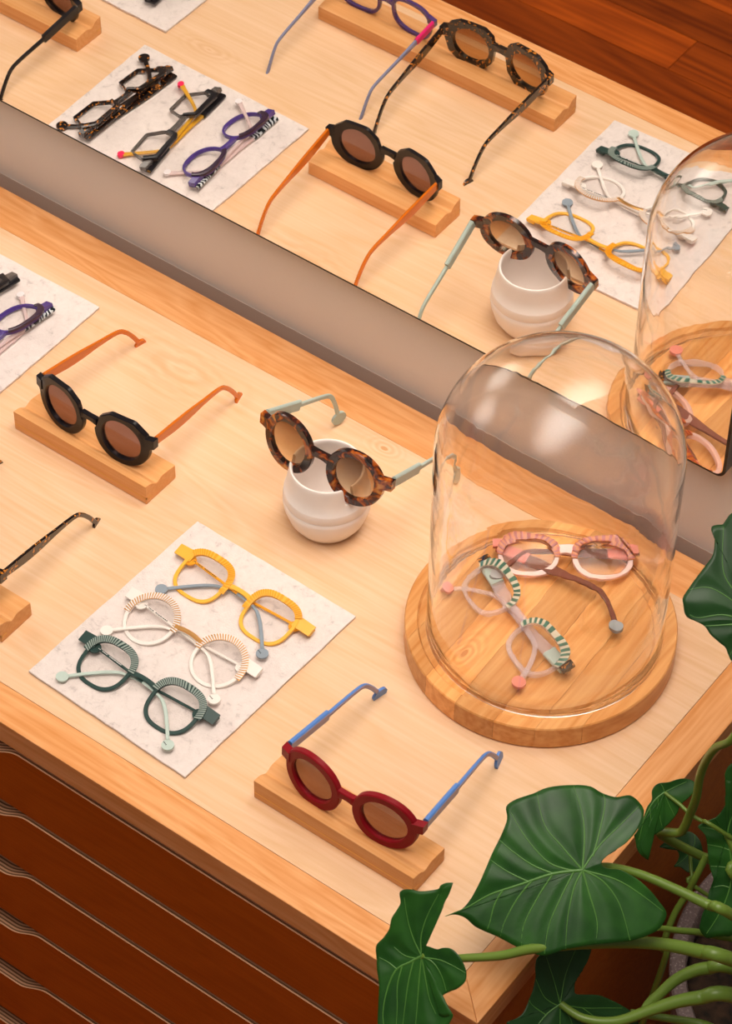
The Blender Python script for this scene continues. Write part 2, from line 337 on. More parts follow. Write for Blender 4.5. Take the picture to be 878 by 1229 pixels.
bm = bmesh.new(); box(bm, XL+.024, -.024, -.012, -.005, -.75, -TT-.0005); cpart('back_panel', bm, M['side'], 0)
bm = bmesh.new(); box(bm, XL+.024, -.024, -D+.04, -D+.055, -.75, -.70); cpart('plinth', bm, M['drawer'], 0)
DX0, DX1 = XL+.027, -.027
dm = None
def drawer_front():
    bm = bmesh.new(); H = .0850; xa, xb, dip = -.925, -.487, .0205
    def top(x):
        def ss(t): t = min(max(t,0),1); return t*t*(3-2*t)
        return -dip*ss((xb-x)/.042)*ss((x-xa)/.042)
    xs = [DX0, xa]+[xa+.042*k/10 for k in range(1,11)]+[xb-.042+.042*k/10 for k in range(11)]+[DX1]
    y0, y1 = -D+.001, -D+.017
    F = [bm.verts.new((x, y0, top(x))) for x in xs]; FB = [bm.verts.new((x, y0, -H)) for x in xs]
    B = [bm.verts.new((x, y1, top(x))) for x in xs]; BB = [bm.verts.new((x, y1, -H)) for x in xs]
    for i in range(len(xs)-1):
        bm.faces.new((FB[i], FB[i+1], F[i+1], F[i])); bm.faces.new((B[i], B[i+1], BB[i+1], BB[i]))
        f = bm.faces.new((F[i], F[i+1], B[i+1], B[i])); f.material_index = 1
        f = bm.faces.new((FB[i], BB[i], BB[i+1], FB[i+1])); f.material_index = 1
    for i in (0, -1):
        f = bm.faces.new((F[i], B[i], BB[i], FB[i])); f.material_index = 1
    return bm
for k in range(7):
    z = -.0375-.0940*k
    if k == 0:
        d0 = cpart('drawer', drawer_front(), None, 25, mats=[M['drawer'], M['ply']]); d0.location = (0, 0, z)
        bm = bmesh.new(); box(bm, DX0+.004, DX1-.004, -D+.017, -.03, -.085, -.079)
        box(bm, DX0+.004, DX0+.012, -D+.017, -.03, -.079, -.03); box(bm, DX1-.012, DX1-.004, -D+.017, -.03, -.079, -.03)
        t0 = obj('drawer_tray', bm, M['side'], d0, 0)
    else:
        d = d0.copy(); COL.objects.link(d); d.parent = cab; d.matrix_parent_inverse = d0.matrix_parent_inverse.copy(); d.location = (0, 0, z)
        t = t0.copy(); COL.objects.link(t); t.parent = d

# ---------------------------------------------------------------- mirror
mir = empty('wall_mirror', (-1.0, .0155, .119), 'long frameless mirror with thin black edge on the wall', 'mirror')
def rrect(x0, x1, y0, y1, r, n=8):
    P = []
    for cx, cy, a in ((x1-r, y0+r, -90), (x1-r, y1-r, 0), (x0+r, y1-r, 90), (x0+r, y0+r, 180)):
        for k in range(n+1):
            t = math.radians(a+90*k/n); P.append((cx+r*math.cos(t), cy+r*math.sin(t)))
    return P
def xzprism(pts, y0, y1):
    bm = bmesh.new(); prism(bm, pts, -y1, -y0)
    for v in bm.verts: v.co = Vector((v.co.x, -v.co.z, v.co.y))
    return bm
MX0, MX1, MZ0, MZ1 = -2.35, -.1085, .1175, 1.15
def mpart(name, bm, m):
    o = obj(name, bm, m, None, 30); o.parent = mir; o.matrix_parent_inverse = Matrix.Translation(mir.location).inverted(); return o
mpart('backing', xzprism(rrect(MX0, MX1, MZ0, MZ1, .010), .0008, .0155), M['black_edge'])
mpart('mirror_glass', xzprism(rrect(MX0+.0026, MX1-.0026, MZ0+.0030, MZ1-.0026, .0085), .0, .0008), M['mirror'])

# ---------------------------------------------------------------- felt mats
def mat_thing(corners, lab):
    cx = sum(c[0] for c in corners)/4; cy = sum(c[1] for c in corners)/4
    P = []
    for i in range(4):
        a, b = corners[i], corners[(i+1)%4]
        for k in range(14):
            t = k/14; w = .0004 if k else 0
            P.append((a[0]+(b[0]-a[0])*t-cx+random.uniform(-w,w), a[1]+(b[1]-a[1])*t-cy+random.uniform(-w,w)))
    bm = bmesh.new(); prism(bm, P, 0.0002, .003)
    o = obj('felt_mat', bm, M['felt'], None, 0, bev=.0005); o.location = (cx, cy, 0)
    return label(o, lab, 'mat', 'felt mats on the cabinet top')
mat_thing([(-.5195,-.4641), (-.3376,-.4717), (-.3289,-.2413), (-.5123,-.238)], 'grey wool felt mat under the yellow, white and green spectacles')
mat_thing([(-.9876,-.2622), (-.7648,-.2597), (-.7652,-.0765), (-.9826,-.079)], 'grey wool felt mat nearest the mirror under three dark folded spectacles')
mat_thing([(-1.206,-.480), (-.984,-.478), (-.9838,-.2932), (-1.203,-.2955)], 'grey wool felt mat seen only in the mirror, at its top left')

# ---------------------------------------------------------------- display blocks
def block(x0, x1, yf, yb, lab, hf=.0232, hb=.0169, skew=0):
    o = empty('display_block', ((x0+x1)/2, (yf+yb)/2, 0), lab, 'display block', 'wooden display blocks on the cabinet top')
    dep = yb-yf; pr = []
    for k in range(25):
        t = k/24; pr.append((yf+dep*t, hf+(hb-hf)*t-.0046*math.exp(-((t-.38)/.12)**2)))
    pr += [(yb, .0002), (yf, .0002)]
    bm = bmesh.new(); L = x1-x0
    a = [bm.verts.new((-L/2, y-(yf+yb)/2, z)) for y, z in pr]; b = [bm.verts.new((L/2, y-(yf+yb)/2, z)) for y, z in pr]
    bm.faces.new(a); bm.faces.new(b[::-1])
    for i in range(len(pr)): j = (i+1)%len(pr); bm.faces.new((a[i], b[i], b[j], a[j]))
    w = obj('wood_body', bm, M['block'], o, 35, bev=.0005)
    bm = bmesh.new(); box(bm, -L/2+.0005, L/2+.0002, -dep/2-.0002, -dep/2+.0015, .0068, .0079); box(bm, L/2-.001, L/2+.0002, -dep/2-.0002, -dep/2+.007, .0068, .0079)
    obj('inlay_strip', bm, M['brass'], o, 0)
    return o
block(-.7240, -.5640, -.2484, -.2058, 'wooden display block under the black sunglasses with amber temples')
block(-.2793, -.1134, -.4513, -.4070, 'wooden display block at the front edge under the red sunglasses')
block(-.8688, -.5606, -.4527, -.4125, 'long wooden display block holding two pairs, mostly seen in the mirror')
block(-1.206, -1.0385, -.2512, -.2109, 'wooden display block at the top left of the mirror')
# ---------------------------------------------------------------- spectacles
def sgnpow(v, p): return math.copysign(abs(v)**p, v)
def sup(a, b, n=2.0, key=0.0, cat=0.0):
    """superellipse lens outline; key widens the top, cat lifts the outer top corner (x>0 is outward)"""
    def f(t):
        x = a*sgnpow(math.cos(t), 2/n); y = b*sgnpow(math.sin(t), 2/n)
        x *= 1+key*y/b; y += cat*b*max(0, x/a)*max(0, y/b+.3)
        return x, y
    return f
def poly(R, pts):
    """rounded polygon outline through corner points, sampled by angle"""
    import bisect
    P = [(math.atan2(y, x) % (2*PI), x, y) for x, y in pts]; P.sort(); n = len(P)
    def f(t):
        t %= 2*PI
        for i in range(n):
            a, b = P[i], P[(i+1)%n]; ta, tb = a[0], b[0]+(2*PI if i == n-1 else 0); tt = t+(2*PI if t < P[0][0] else 0)
            if ta <= tt <= tb:
                dx, dy = math.cos(t), math.sin(t); ex, ey = b[1]-a[1], b[2]-a[2]
                den = dx*ey-dy*ex; r = (a[1]*ey-a[2]*ex)/den; return r*dx*R, r*dy*R
    return f
NR = 64
def rim(bm, fi, fo, cx, side, T, z0=0, t0=0, t1=2*PI, ch=.18, n=NR, wrap=.9):
    full = abs(t1-t0-2*PI) < 1e-6; rings = []
    prof = [(0,-T/2), (0,T/2-T*ch), (.12,T/2), (.88,T/2), (1,T/2-T*ch), (1,-T/2)]
    m = n if full else max(3, int(n*(t1-t0)/(2*PI))+1)
    for i in range(m):
        t = t0+(t1-t0)*(i/m if full else i/(m-1)); xi, yi = fi(t); xo, yo = fo(t); R = []
        for q, z in prof:
            x = side*(xi+(xo-xi)*q+cx); y = yi+(yo-yi)*q
            R.append(bm.verts.new((x, y, z0+z-wrap*x*x)))
        rings.append(R)
    K = len(prof)
    for i in range(m if full else m-1):
        A, B = rings[i], rings[(i+1)%m]
        for k in range(K): bm.faces.new((A[k], A[(k+1)%K], B[(k+1)%K], B[k]))
    if not full: bm.faces.new(rings[0]); bm.faces.new(rings[-1][::-1])
def sweep(bm, pts, hs, ts, ch=.25):
    """canonical temple: path in the x-y plane, height in plane, thickness along z"""
    rings = []
    for i, p in enumerate(pts):
        a = pts[max(i-1,0)]; b = pts[min(i+1,len(pts)-1)]; d = Vector((b[0]-a[0], b[1]-a[1], 0)).normalized(); nrm = Vector((-d.y, d.x, 0))
        h = hs[i]/2; t = ts[i]/2; c = min(h,t)*ch*2; c = min(c, h*.9, t*.9)
        S = [(-h,-t+c), (-h,t-c), (-h+c,t), (h-c,t), (h,t-c), (h,-t+c), (h-c,-t), (-h+c,-t)]
        rings.append([bm.verts.new(Vector((p[0],p[1],0))+nrm*u+Vector((0,0,v))) for u, v in S])
    for A, B in zip(rings, rings[1:]):
        for k in range(8): bm.faces.new((A[k], A[(k+1)%8], B[(k+1)%8], B[k]))
    bm.faces.new(rings[0]); bm.faces.new(rings[-1][::-1])
def path_interp(ctrl, per=4):
    """ctrl rows: (s, y, height, thickness)"""
    P = catmull(ctrl, per); return [(p[0],p[1]) for p in P], [max(p[2],.001) for p in P], [max(p[3],.0008) for p in P]
def disc(bm, x, y, r, t, ry=None, n=20, tw=0, ax=(1, 0)):
    a = []; b = []; V0 = set(bm.verts)
    for k in range(n):
        c, s = math.cos(2*PI*k/n), math.sin(2*PI*k/n); a.append(bm.verts.new((x+r*c, y+(ry or r)*s, -t/2))); b.append(bm.verts.new((x+r*c, y+(ry or r)*s, t/2)))
    bm.faces.new(a[::-1]); bm.faces.new(b)
    for k in range(n): j = (k+1)%n; bm.faces.new((a[k], a[j], b[j], b[k]))
    if tw:
        R = Matrix.Rotation(tw, 3, Vector((ax[0], ax[1], 0)).normalized()); c0 = Vector((x, y, 0))
        for v in a+b: v.co = c0+R @ (v.co-c0)
def tmatrix(side, fold, start, pitch, tilt=0, lift=0):
    """fold: 0 = open straight back, 90 = folded flat behind the front"""
    a = math.radians(fold); S = Vector((-side*math.sin(a), 0, -math.cos(a))); Y = Vector((0,1,0)); Th = Vector((math.cos(a)*side, 0, -math.sin(a)))*-1
    if fold > 60:
        k = math.radians(tilt); Y = Vector((0, math.cos(k), -math.sin(k))); Th = S.cross(Y)
    p = math.radians(pitch); S2 = S*math.cos(p)-Y*math.sin(p); Y2 = Y*math.cos(p)+S*math.sin(p); Th = S2.cross(Y2)
    if lift:
        l_ = math.radians(lift); S3 = S2*math.cos(l_)+Th*math.sin(l_); Th = S3.cross(Y2); S2 = S3
    return Matrix.Translation(start) @ Matrix((S2, Y2, Th)).transposed().to_4x4()
def pose(loc, yaw, pitch):
    y = math.radians(yaw); p = math.radians(pitch); X = Vector((math.cos(y), math.sin(y), 0)); f = Vector((math.sin(y), -math.cos(y), 0))
    Z = f*math.cos(p)+Vector((0,0,math.sin(p))); Y = -f*math.sin(p)+Vector((0,0,math.cos(p)))
    return Matrix.Translation(loc) @ Matrix((X, Y, Z)).transposed().to_4x4()

TEMPLES = {
 # name: rows (s, y, height, thickness), tip (kind, s, y, r, ry), split index list for coloured parts
 'acetate': [[(0,0,.0095,.0030), (.03,-.0005,.0120,.0030), (.052,.0000,.0110,.0028), (.075,.001,.0070,.0028), (.100,.001,.0050,.0028), (.112,-.004,.0046,.0028), (.124,-.015,.0046,.0026), (.134,-.027,.0050,.0026)], (.1370,-.031,.0064,.0060)],
 'stepped': [[(0,0,.0112,.0044), (.05,0,.0112,.0044), (.0505,0,.0048,.0034), (.085,.001,.0046,.0030), (.100,-.001,.0046,.0028), (.112,-.011,.0044,.0028), (.124,-.025,.0046,.0026)], (.1275,-.0295,.0078,.0078)],
 'slim': [[(0,0,.0075,.0028), (.03,0,.0065,.0028), (.06,0,.0045,.0026), (.098,.000,.0036,.0026), (.110,-.006,.0036,.0026), (.124,-.022,.0040,.0026), (.134,-.034,.0055,.0026)], (.135,-.036,.0040,.0034)],
 'metal': [[(.008,0,.0024,.0014), (.05,0,.0026,.0016), (.088,-.001,.0026,.0014), (.102,-.006,.0034,.0020), (.117,-.018,.0034,.0020), (.130,-.030,.0034,.0020)], (.1335,-.0335,.0056,.0056)],
}
def temple(root, key, mw, m, parts=(), tipm=None, sleeve=None, text=None, pad=None, scale=1.0, split=None, hinge=True, tw=0, layer=None):
    ctrl, tip = TEMPLES[key]; ctrl = [(a*scale, b*scale, h, t) for a, b, h, t in ctrl]
    P, H, T = path_interp(ctrl, 4) if key != 'stepped' else (None, None, None)
    if key == 'stepped':
        P1, H1, T1 = path_interp(ctrl[:2], 4); P2, H2, T2 = path_interp(ctrl[2:], 4); P, H, T = P1+P2, H1+H2, T1+T2
    N = len(P); cut = N if split is None else max(2, min(N-2, next((i for i, p in enumerate(P) if p[0] >= split*scale), N)))
    bm = bmesh.new(); sweep(bm, P[:cut+1], H[:cut+1], T[:cut+1])
    if pad: disc(bm, .0150, -.0015, pad, .0016, pad*1.05)
    if tipm is None and split is None: disc(bm, tip[0]*scale, tip[1]*scale, tip[2], T[-1], tip[3], tw=tw, ax=(.7,-.7))
    t = obj('temple', bm, m, root, 40); t.matrix_local = mw
    if layer:
        bm = bmesh.new(); sweep(bm, P[:-1], [h*.78 for h in H[:-1]], [q*1.16 for q in T[:-1]], .1); obj('inner_layer', bm, layer, t, 40)['label'] = 'dusty lilac inner layer of the temple'
    if split is not None:
        bm = bmesh.new(); sweep(bm, P[cut:], H[cut:], T[cut:])
        if tipm is None or tipm == 'same': disc(bm, tip[0]*scale, tip[1]*scale, tip[2], T[-1], tip[3])
        obj('temple_end', bm, split_mat[0], t, 40)
    if tipm is not None and tipm != 'same':
        bm = bmesh.new(); disc(bm, tip[0]*scale, tip[1]*scale, tip[2], T[-1]*1.25, tip[3]); obj('temple_tip', bm, tipm, t, 40)
    if sleeve:
        s0, s1, sm, h, th = sleeve; bm = bmesh.new(); sweep(bm, [(s0,0), ((s0+s1)/2,0), (s1,0)], [h]*3, [th]*3); obj('sleeve', bm, sm, t, 40)
    if text:
        tm, s0, s1, yy, zz, hh = text; bm = bmesh.new(); x = s0; r = random.Random(3)
        while x < s1:
            w = r.choice([.0007,.0011,.0015]); box(bm, x, x+w, yy-hh*r.uniform(.6,1), yy+hh*r.uniform(.4,1), zz-.0002, zz+.0002); x += w+.0006+(.002 if r.random() < .15 else 0)
        obj('small_print', bm, tm, t, 0)['kind'] = 'stuff'
    if hinge:
        bm = bmesh.new(); box(bm, -.004, .003, -.0022, .0022, -.0012, .0012); obj('hinge', bm, M['steel'], t, 0)
    return t
split_mat = [None]
def front(root, cx, fi, fo, hw, T, mF, ey=.008, eh=.008, bridge=(.004,.005,.003), lensm=None, top=None, bdrop=0, wrap=.9, ring_only=False, ch=.18, mEnd=None, sill=None, eT=None):
    bm = bmesh.new()
    for s in (-1, 1): rim(bm, fi, fo, cx, s, T, ch=ch, wrap=wrap)
    bm2 = bm if mEnd is None else bmesh.new()
    eT = eT or T*1.3
    for s in (-1, 1):
        xo = cx+fo(math.atan2(ey, fo(0)[0]))[0]-.0035
        v = box(bm2, 0, 1, -eh/2, eh/2, -eT/2, eT/2)
        for q in v:
            x = xo+(hw-xo)*q.co.x; yy = ey+q.co.y*(1.0 if q.co.x < .5 else .92); q.co = Vector((s*x, yy, q.co.z-wrap*x*x-(.0012 if q.co.x > .5 else 0)))
    # bridge: curved bar between the rims
    by, bh, arch = bridge; xi = cx+fo(PI)[0]+.0022; n = 10; rings = []
    for i in range(n+1):
        x = -xi+2*xi*i/n; u = 1-(x/xi)**2; y = by+arch*u; h = bh/2*(1+.35*(1-u)); zz = bdrop*u-wrap*x*x
        rings.append([bm.verts.new((x, y+a*h, zz+b*T*.48)) for a, b in ((-1,-1),(-1,.7),(-.75,1),(.75,1),(1,.7),(1,-1))])
    for A, B in zip(rings, rings[1:]):
        for k in range(6): bm.faces.new((A[k], A[(k+1)%6], B[(k+1)%6], B[k]))
    bm.faces.new(rings[0]); bm.faces.new(rings[-1][::-1])
    fr = obj('front_frame', bm, mF, root, 35)
    if mEnd is not None:
        for s in (-1, 1):
            b4 = bm2.copy(); bmesh.ops.delete(b4, geom=[v for v in b4.verts if v.co.x*s < 0], context='VERTS'); obj('end_piece', b4, mEnd, root, 35)
        bm2.free()
    for s in (-1, 1):
        b3 = bmesh.new(); c0 = b3.verts.new((0, 0, .0009)); c1 = b3.verts.new((0, 0, -.0004)); A = []; B = []
        for i in range(48):
            x, y = fi(2*PI*i/48); x *= 1.02*s; y *= 1.02; zc = -wrap*((x+s*cx)**2)+wrap*cx*cx
            A.append(b3.verts.new((x, y, zc+.0003))); B.append(b3.verts.new((x, y, zc-.0010)))
        for i in range(48):
            j = (i+1)%48; b3.faces.new((c0, A[i], A[j])); b3.faces.new((c1, B[j], B[i])); b3.faces.new((A[i], B[i], B[j], A[j]))
        lo = obj('lens', b3, lensm, root, 60); lo.location = (s*cx, 0, -wrap*cx*cx-.0002)
    if top:
        m1, t0, t1, th, kin, kout = top[:6]; f2 = lambda t: tuple(a+(b-a)*kin for a, b in zip(fi(t), fo(t))); f3 = lambda t: tuple(a+(b-a)*kout for a, b in zip(fi(t), fo(t)))
        for s in (-1, 1):
            bm = bmesh.new(); rim(bm, f2, f3, cx, s, th, z0=T/2+th/2-.0001, t0=t0, t1=t1, wrap=wrap, ch=.1)
            obj('brow_piece', bm, m1, root, 35)
        if len(top) > 6:
            m2, cnt, duty = top[6:9]; slant = top[9] if len(top) > 9 else 0
            for s in (-1, 1):
                bm = bmesh.new()
                for k in range(cnt):
                    a = t0+(t1-t0)*(k+.2)/cnt; b = a+(t1-t0)/cnt*duty
                    ff = lambda t: f2(t); 
                    rim(bm, lambda t: f2(t-slant), lambda t: f3(t+slant), cx, s, .0005, z0=T/2+th+.0002, t0=a, t1=b, wrap=wrap, ch=.3)
                obj('brow_stripes', bm, m2, root, 35)['kind'] = 'stuff'
    return fr
def pads(root, m=None, y=-.006, x=.0085):
    for s in (-1, 1):
        bm = bmesh.new(); disc(bm, 0, 0, .0028, .0018, .0048, 14); o = obj('nose_pad', bm, m or M['L_clear'], root, 40)
        o.matrix_local = Matrix.Translation((s*x, y, -.004)) @ Matrix.Rotation(s*math.radians(55), 4, 'Y')

TW = math.radians(14)
# --- 1 black round sunglasses with amber temples, on the block by the mirror
def glasses(name, mw, lab, group=None):
    return empty(name, None, lab, 'glasses', group or ('folded eyeglasses laid out flat' if 'folded' in lab else 'glasses displayed with open temples' if 'sunglasses' in lab else 'clear lens glasses on display'), mw)
R_ = pose((-.6418, -.2325, .0458), 0, 3)
g1 = glasses('sunglasses', R_, 'black faceted round sunglasses with transparent amber temples, on a wooden block')
oct_p = poly(1.075, [(.029,.004), (.0245,.0165), (.013,.0262), (-.010,.0262), (-.0215,.0175), (-.0268,.0), (-.0225,-.0165), (-.012,-.0252), (.0,-.0272), (.013,-.0248), (.0235,-.0155), (.0275,-.004)])
oct_o = lambda t: (oct_p(t) if math.sin(t) > .05 else (.0296*math.cos(t), .0296*math.sin(t)))
front(g1, .0362, sup(.0208,.0222), oct_o, .0705, .0050, M['black'], ey=.009, eh=.0115, bridge=(.0075,.0065,.001), lensm=M['L_black'], wrap=1.7)
for s in (-1, 1): temple(g1, 'acetate', tmatrix(s, 3, (s*.0675, .0095, -.0125), 7), M['amber'], text=(M['whiteink'], .012, .036, -.002, -.0017, .0006) if s < 0 else None, scale=1.0, tw=-s*TW)

# --- 2 red sunglasses on the front block
g2 = glasses('sunglasses', pose((-.1937, -.4352, .0460), 1.6, 3), 'matt dark red round sunglasses with blue and lilac temples on the front block')
front(g2, .0362, sup(.0216,.0218), sup(.0298,.0296,2.1), .0712, .0056, M['red'], ey=.0085, eh=.0105, bridge=(.0055,.0075,.001), lensm=M['L_red'], wrap=1.7)
for s in (-1, 1):
    t = temple(g2, 'stepped', tmatrix(s, 3, (s*.0685, .009, -.0135), 6.5), M['blue'], text=(M['whiteink'], .014, .044, -.001, -.0024 if s > 0 else -.0024, .0008) if s < 0 else None, scale=1.02, tw=-s*TW, layer=M['lilac'])

# --- 3 tortoiseshell sunglasses resting in the ceramic holder
g3 = glasses('sunglasses', pose((-.4203, -.1740, .0880), 1, 9), 'amber tortoiseshell round sunglasses with sage green temples on a ceramic cup')
front(g3, .0362, sup(.0203,.0222), sup(.0285,.0298,2.05), .0725, .0052, M['tortoise'], ey=.0065, eh=.0115, bridge=(.0065,.0075,.001), lensm=M['L_brown'], wrap=1.7)
for s in (-1, 1): temple(g3, 'stepped', tmatrix(s, 4, (s*.0700, .0072, -.0130), 17.5), M['mint'], text=(M['whiteink'], .016, .044, -.001, -.0022, .0008) if s < 0 else None, scale=1.0, tw=-s*TW)

# --- 4, 5 on the long block (seen in the mirror)
g4 = glasses('sunglasses', pose((-.6462, -.4360, .0440), 0, 3), 'dark tortoiseshell octagonal sunglasses with brown graded lenses, seen in the mirror')
octo = poly(1.06, [(.0295,.004), (.0255,.0195), (.014,.0262), (-.014,.0262), (-.0235,.0195), (-.0262,.004), (-.0235,-.0135), (-.0135,-.0258), (.012,-.0262), (.0245,-.0150)])
front(g4, .0350, sup(.0215,.0212), octo, .0700, .0062, M['dark_tortoise'], ey=.0095, eh=.0120, bridge=(.008,.0075,.001), lensm=M['L_brown'], wrap=1.7)
for s in (-1, 1): temple(g4, 'acetate', tmatrix(s, 3, (s*.0675, .0098, -.0125), 7), M['dark_tortoise'], text=(M['whiteink'], .012, .036, -.002, -.0017, .0006) if s < 0 else None, scale=1.0, tw=-s*TW)
g5 = glasses('eyeglasses', pose((-.7950, -.4370, .0388), 0, 4), 'violet eyeglasses with magenta and yellow temples at the top of the mirror')
front(g5, .0345, sup(.0235,.0185,2.6,.06), sup(.0270,.0222,2.6,.06,.04), .0680, .0042, M['purple'], ey=.012, eh=.008, bridge=(.007,.0050,.001), lensm=M['L_clear'])
for s in (-1, 1): temple(g5, 'slim', tmatrix(s, 2, (s*.066, .012, -.007), 7.5), M['greyblue'], tipm=M['mustard'], sleeve=(0, .030, M['magenta'], .0085, .0040), scale=1.02)
# --- 6 black sunglasses on the block at the mirror's top left
g6 = glasses('sunglasses', pose((-1.1125, -.2350, .0402), 0, 3), 'black angular sunglasses with orange temple tips, top left in the mirror')
front(g6, .0355, sup(.0215,.0190,2.4), sup(.0275,.0240,2.6,.04), .0700, .0055, M['black'], ey=.009, eh=.0115, bridge=(.0065,.0065,.001), lensm=M['L_black'], wrap=1.7)
for s in (-1, 1):
    t = temple(g6, 'stepped', tmatrix(s, 3, (s*.0675, .009, -.0135), 7.5), M['black'], scale=1.02, tw=-s*TW)
    bm = bmesh.new(); disc(bm, .1275*1.05, -.0295*1.05, .0030, .0034, .0052, 16); obj('tip_inlay', bm, M['rust'], t, 40)['label'] = 'orange oval inlay in the temple tip'

# --- 7-9 folded metal frames on the front mat
FT = 14
def metal(loc, yaw, fi, fo, hw, mF, mB, mR, mT, mTip, lab, mBridge=None, cnt=26, rng=(.18*PI,1.02*PI), bridge=(.006,.0042,.0025), slant=0):
    g = glasses('eyeglasses', pose(loc, yaw, 90-FT), lab)
    front(g, .0386, fi, fo, hw, .0022, mF, ey=.0125, eh=.0118, bridge=bridge, lensm=M['L_clear'], wrap=.25, top=(mB, rng[0], rng[1], .0008, -.05, 1.75, mR, cnt, .5, slant), eT=.0016)
    for s in (-1, 1):
        bm = bmesh.new(); box(bm, s*(hw-.009) if s > 0 else -hw, hw if s > 0 else -(hw-.009), .0085, .0165, -.0062, -.0038)
        obj('hinge_block', bm, mF, g, 0, bev=.0003)
    split_mat[0] = mT
    for s, zz, ww in ((-1, -.0036, 1.6), (1, -.0062, 1.0)):
        t = temple(g, 'metal', tmatrix(s, 90, (s*(hw-.003), .0115, zz), 3+ww, tilt=FT), mTip, pad=.0055, split=.062, tipm='same', hinge=False, scale=1.03,
               text=(M['ink'] if mF != M['green'] else M['whiteink'], .018, .046, 0, .0009, .0005))
        bm = bmesh.new(); x = .1345*1.0
        for q in range(4): box(bm, x-.002+q*.0012, x-.0013+q*.0012, -.0352-q*.0003, -.0340-q*.0003, .00075, .00105)
        obj('tip_mark', bm, M['ink'], t, 0)['kind'] = 'stuff'
    pads(g, y=-.004, x=.0095)
    if mBridge:
        bm = bmesh.new(); by, bh, arch = bridge; xi = .0150; P = [(-xi+2*xi*i/8, by+arch*(1-((i-4)/4)**2)+.0005, .0016) for i in range(9)]
        tube(bm, P, .0022, 8, .6); obj('gold_bridge', bm, mBridge, g, 40)['label'] = 'shiny gold bridge bar'
    return g
metal((-.4235,-.2945,.0099), -1.8, sup(.0220,.0205,2.8,.04), sup(.0253,.0238,2.8,.04), .0780, M['yellow'], M['yellow'], M['yellow2'], M['slate'], M['yellow2'], 'folded yellow metal eyeglasses with slate blue tips, nearest the cup on the mat')
metal((-.4287,-.3605,.0099), -1.2, sup(.0218,.0218), sup(.0252,.0252), .0750, M['white'], M['gold'], M['white'], M['white'], M['white'], 'folded round cream white eyeglasses with gold ribbed brows, middle of the mat', mBridge=M['gold'], rng=(-.05*PI,.98*PI), cnt=34, slant=.03)
metal((-.4275,-.4235,.0099), -1.0, sup(.0216,.0203,2.6,.05), sup(.0250,.0238,2.6,.05), .0765, M['green'], M['green'], M['green2'], M['palemint'], M['green'], 'folded dark green metal eyeglasses with pale mint tips, front of the mat', rng=(.02*PI,.95*PI), cnt=34, slant=.03)

# --- 10-12 folded acetate frames on the mat nearest the mirror
def folded(loc, yaw, cx, fi, fo, hw, T, mF, mT, lab, tipm=None, sleeve=None, key='slim', brow=None, ft=16, ey=.011, eh=.009, scale=1.0, text=None, bridge=(.006,.0055,.0015), splitm=None, split=None):
    g = glasses('eyeglasses', pose(loc, yaw, 90-ft), lab)
    front(g, cx, fi, fo, hw, T, mF, ey=ey, eh=eh, bridge=bridge, lensm=M['L_clear'], wrap=.5, top=brow)
    split_mat[0] = splitm
    for s, zz, ww in ((-1, -.0045, 2), (1, -.0085, 1)):
        temple(g, key, tmatrix(s, 90, (s*(hw-.001), ey+.004, zz-T/2), 1+ww, tilt=ft), mT, tipm=tipm, sleeve=sleeve, scale=scale, text=text, split=split, hinge=False)
    return g
folded((-.8139,-.1790,.0125), -92.4, .0345, sup(.0222,.0165,2.3,.08,.05), sup(.0248,.0196,2.3,.08,.14), .0700, .0040, M['violet'], M['pinkclear'], 'folded violet eyeglasses with pale pink temples and zebra print ends, next to the mat corner',
       tipm=M['white_tip'], sleeve=(0, .040, M['zebra'], .0075, .0040), brow=(M['darkpurple'], .04*PI, .80*PI, .0022, .05, 1.7))
folded((-.8747,-.1700,.0125), -97, .0375, poly(1, [(.0225,.002), (.017,.0160), (-.017,.0165), (-.0222,.001), (-.0140,-.0160), (.0140,-.0160)]), poly(1, [(.0255,.004), (.0200,.0200), (-.019,.0195), (-.0245,.001), (-.0155,-.0180), (.0155,-.0180)]), .0735, .0036, M['smoke'], M['mustard'], 'folded smoke grey angular eyeglasses with mustard temples and hot pink tips',
       tipm=M['hotpink'], sleeve=(0, .040, M['black'], .0085, .0042), brow=(M['black'], .06*PI, .92*PI, .0022, .05, 1.5))
folded((-.9474,-.1705,.0125), -88.3, .0350, poly(1, [(.0230,.004), (.0150,.0150), (-.016,.0140), (-.0215,.001), (-.0130,-.0150), (.0135,-.0160)]), poly(1, [(.0275,.008), (.0190,.0195), (-.018,.0180), (-.0245,.001), (-.0150,-.0178), (.0160,-.0188)]), .0700, .0042, M['dark_tortoise'], M['dark_tortoise'], 'folded dark tortoiseshell angular eyeglasses, leftmost on the mirror side mat',
       key='acetate', brow=(M['dark_tortoise'], .04*PI, .97*PI, .0020, .05, 1.3), text=(M['whiteink'], .03, .06, 0, .0017, .0006))
folded((-1.040,-.3830,.0125), -92, .0350, sup(.0222,.0165,2.3,.08), sup(.0252,.0200,2.3,.08), .0700, .0042, M['black'], M['black'], 'folded black eyeglasses on the mat at the very top of the mirror', key='acetate')

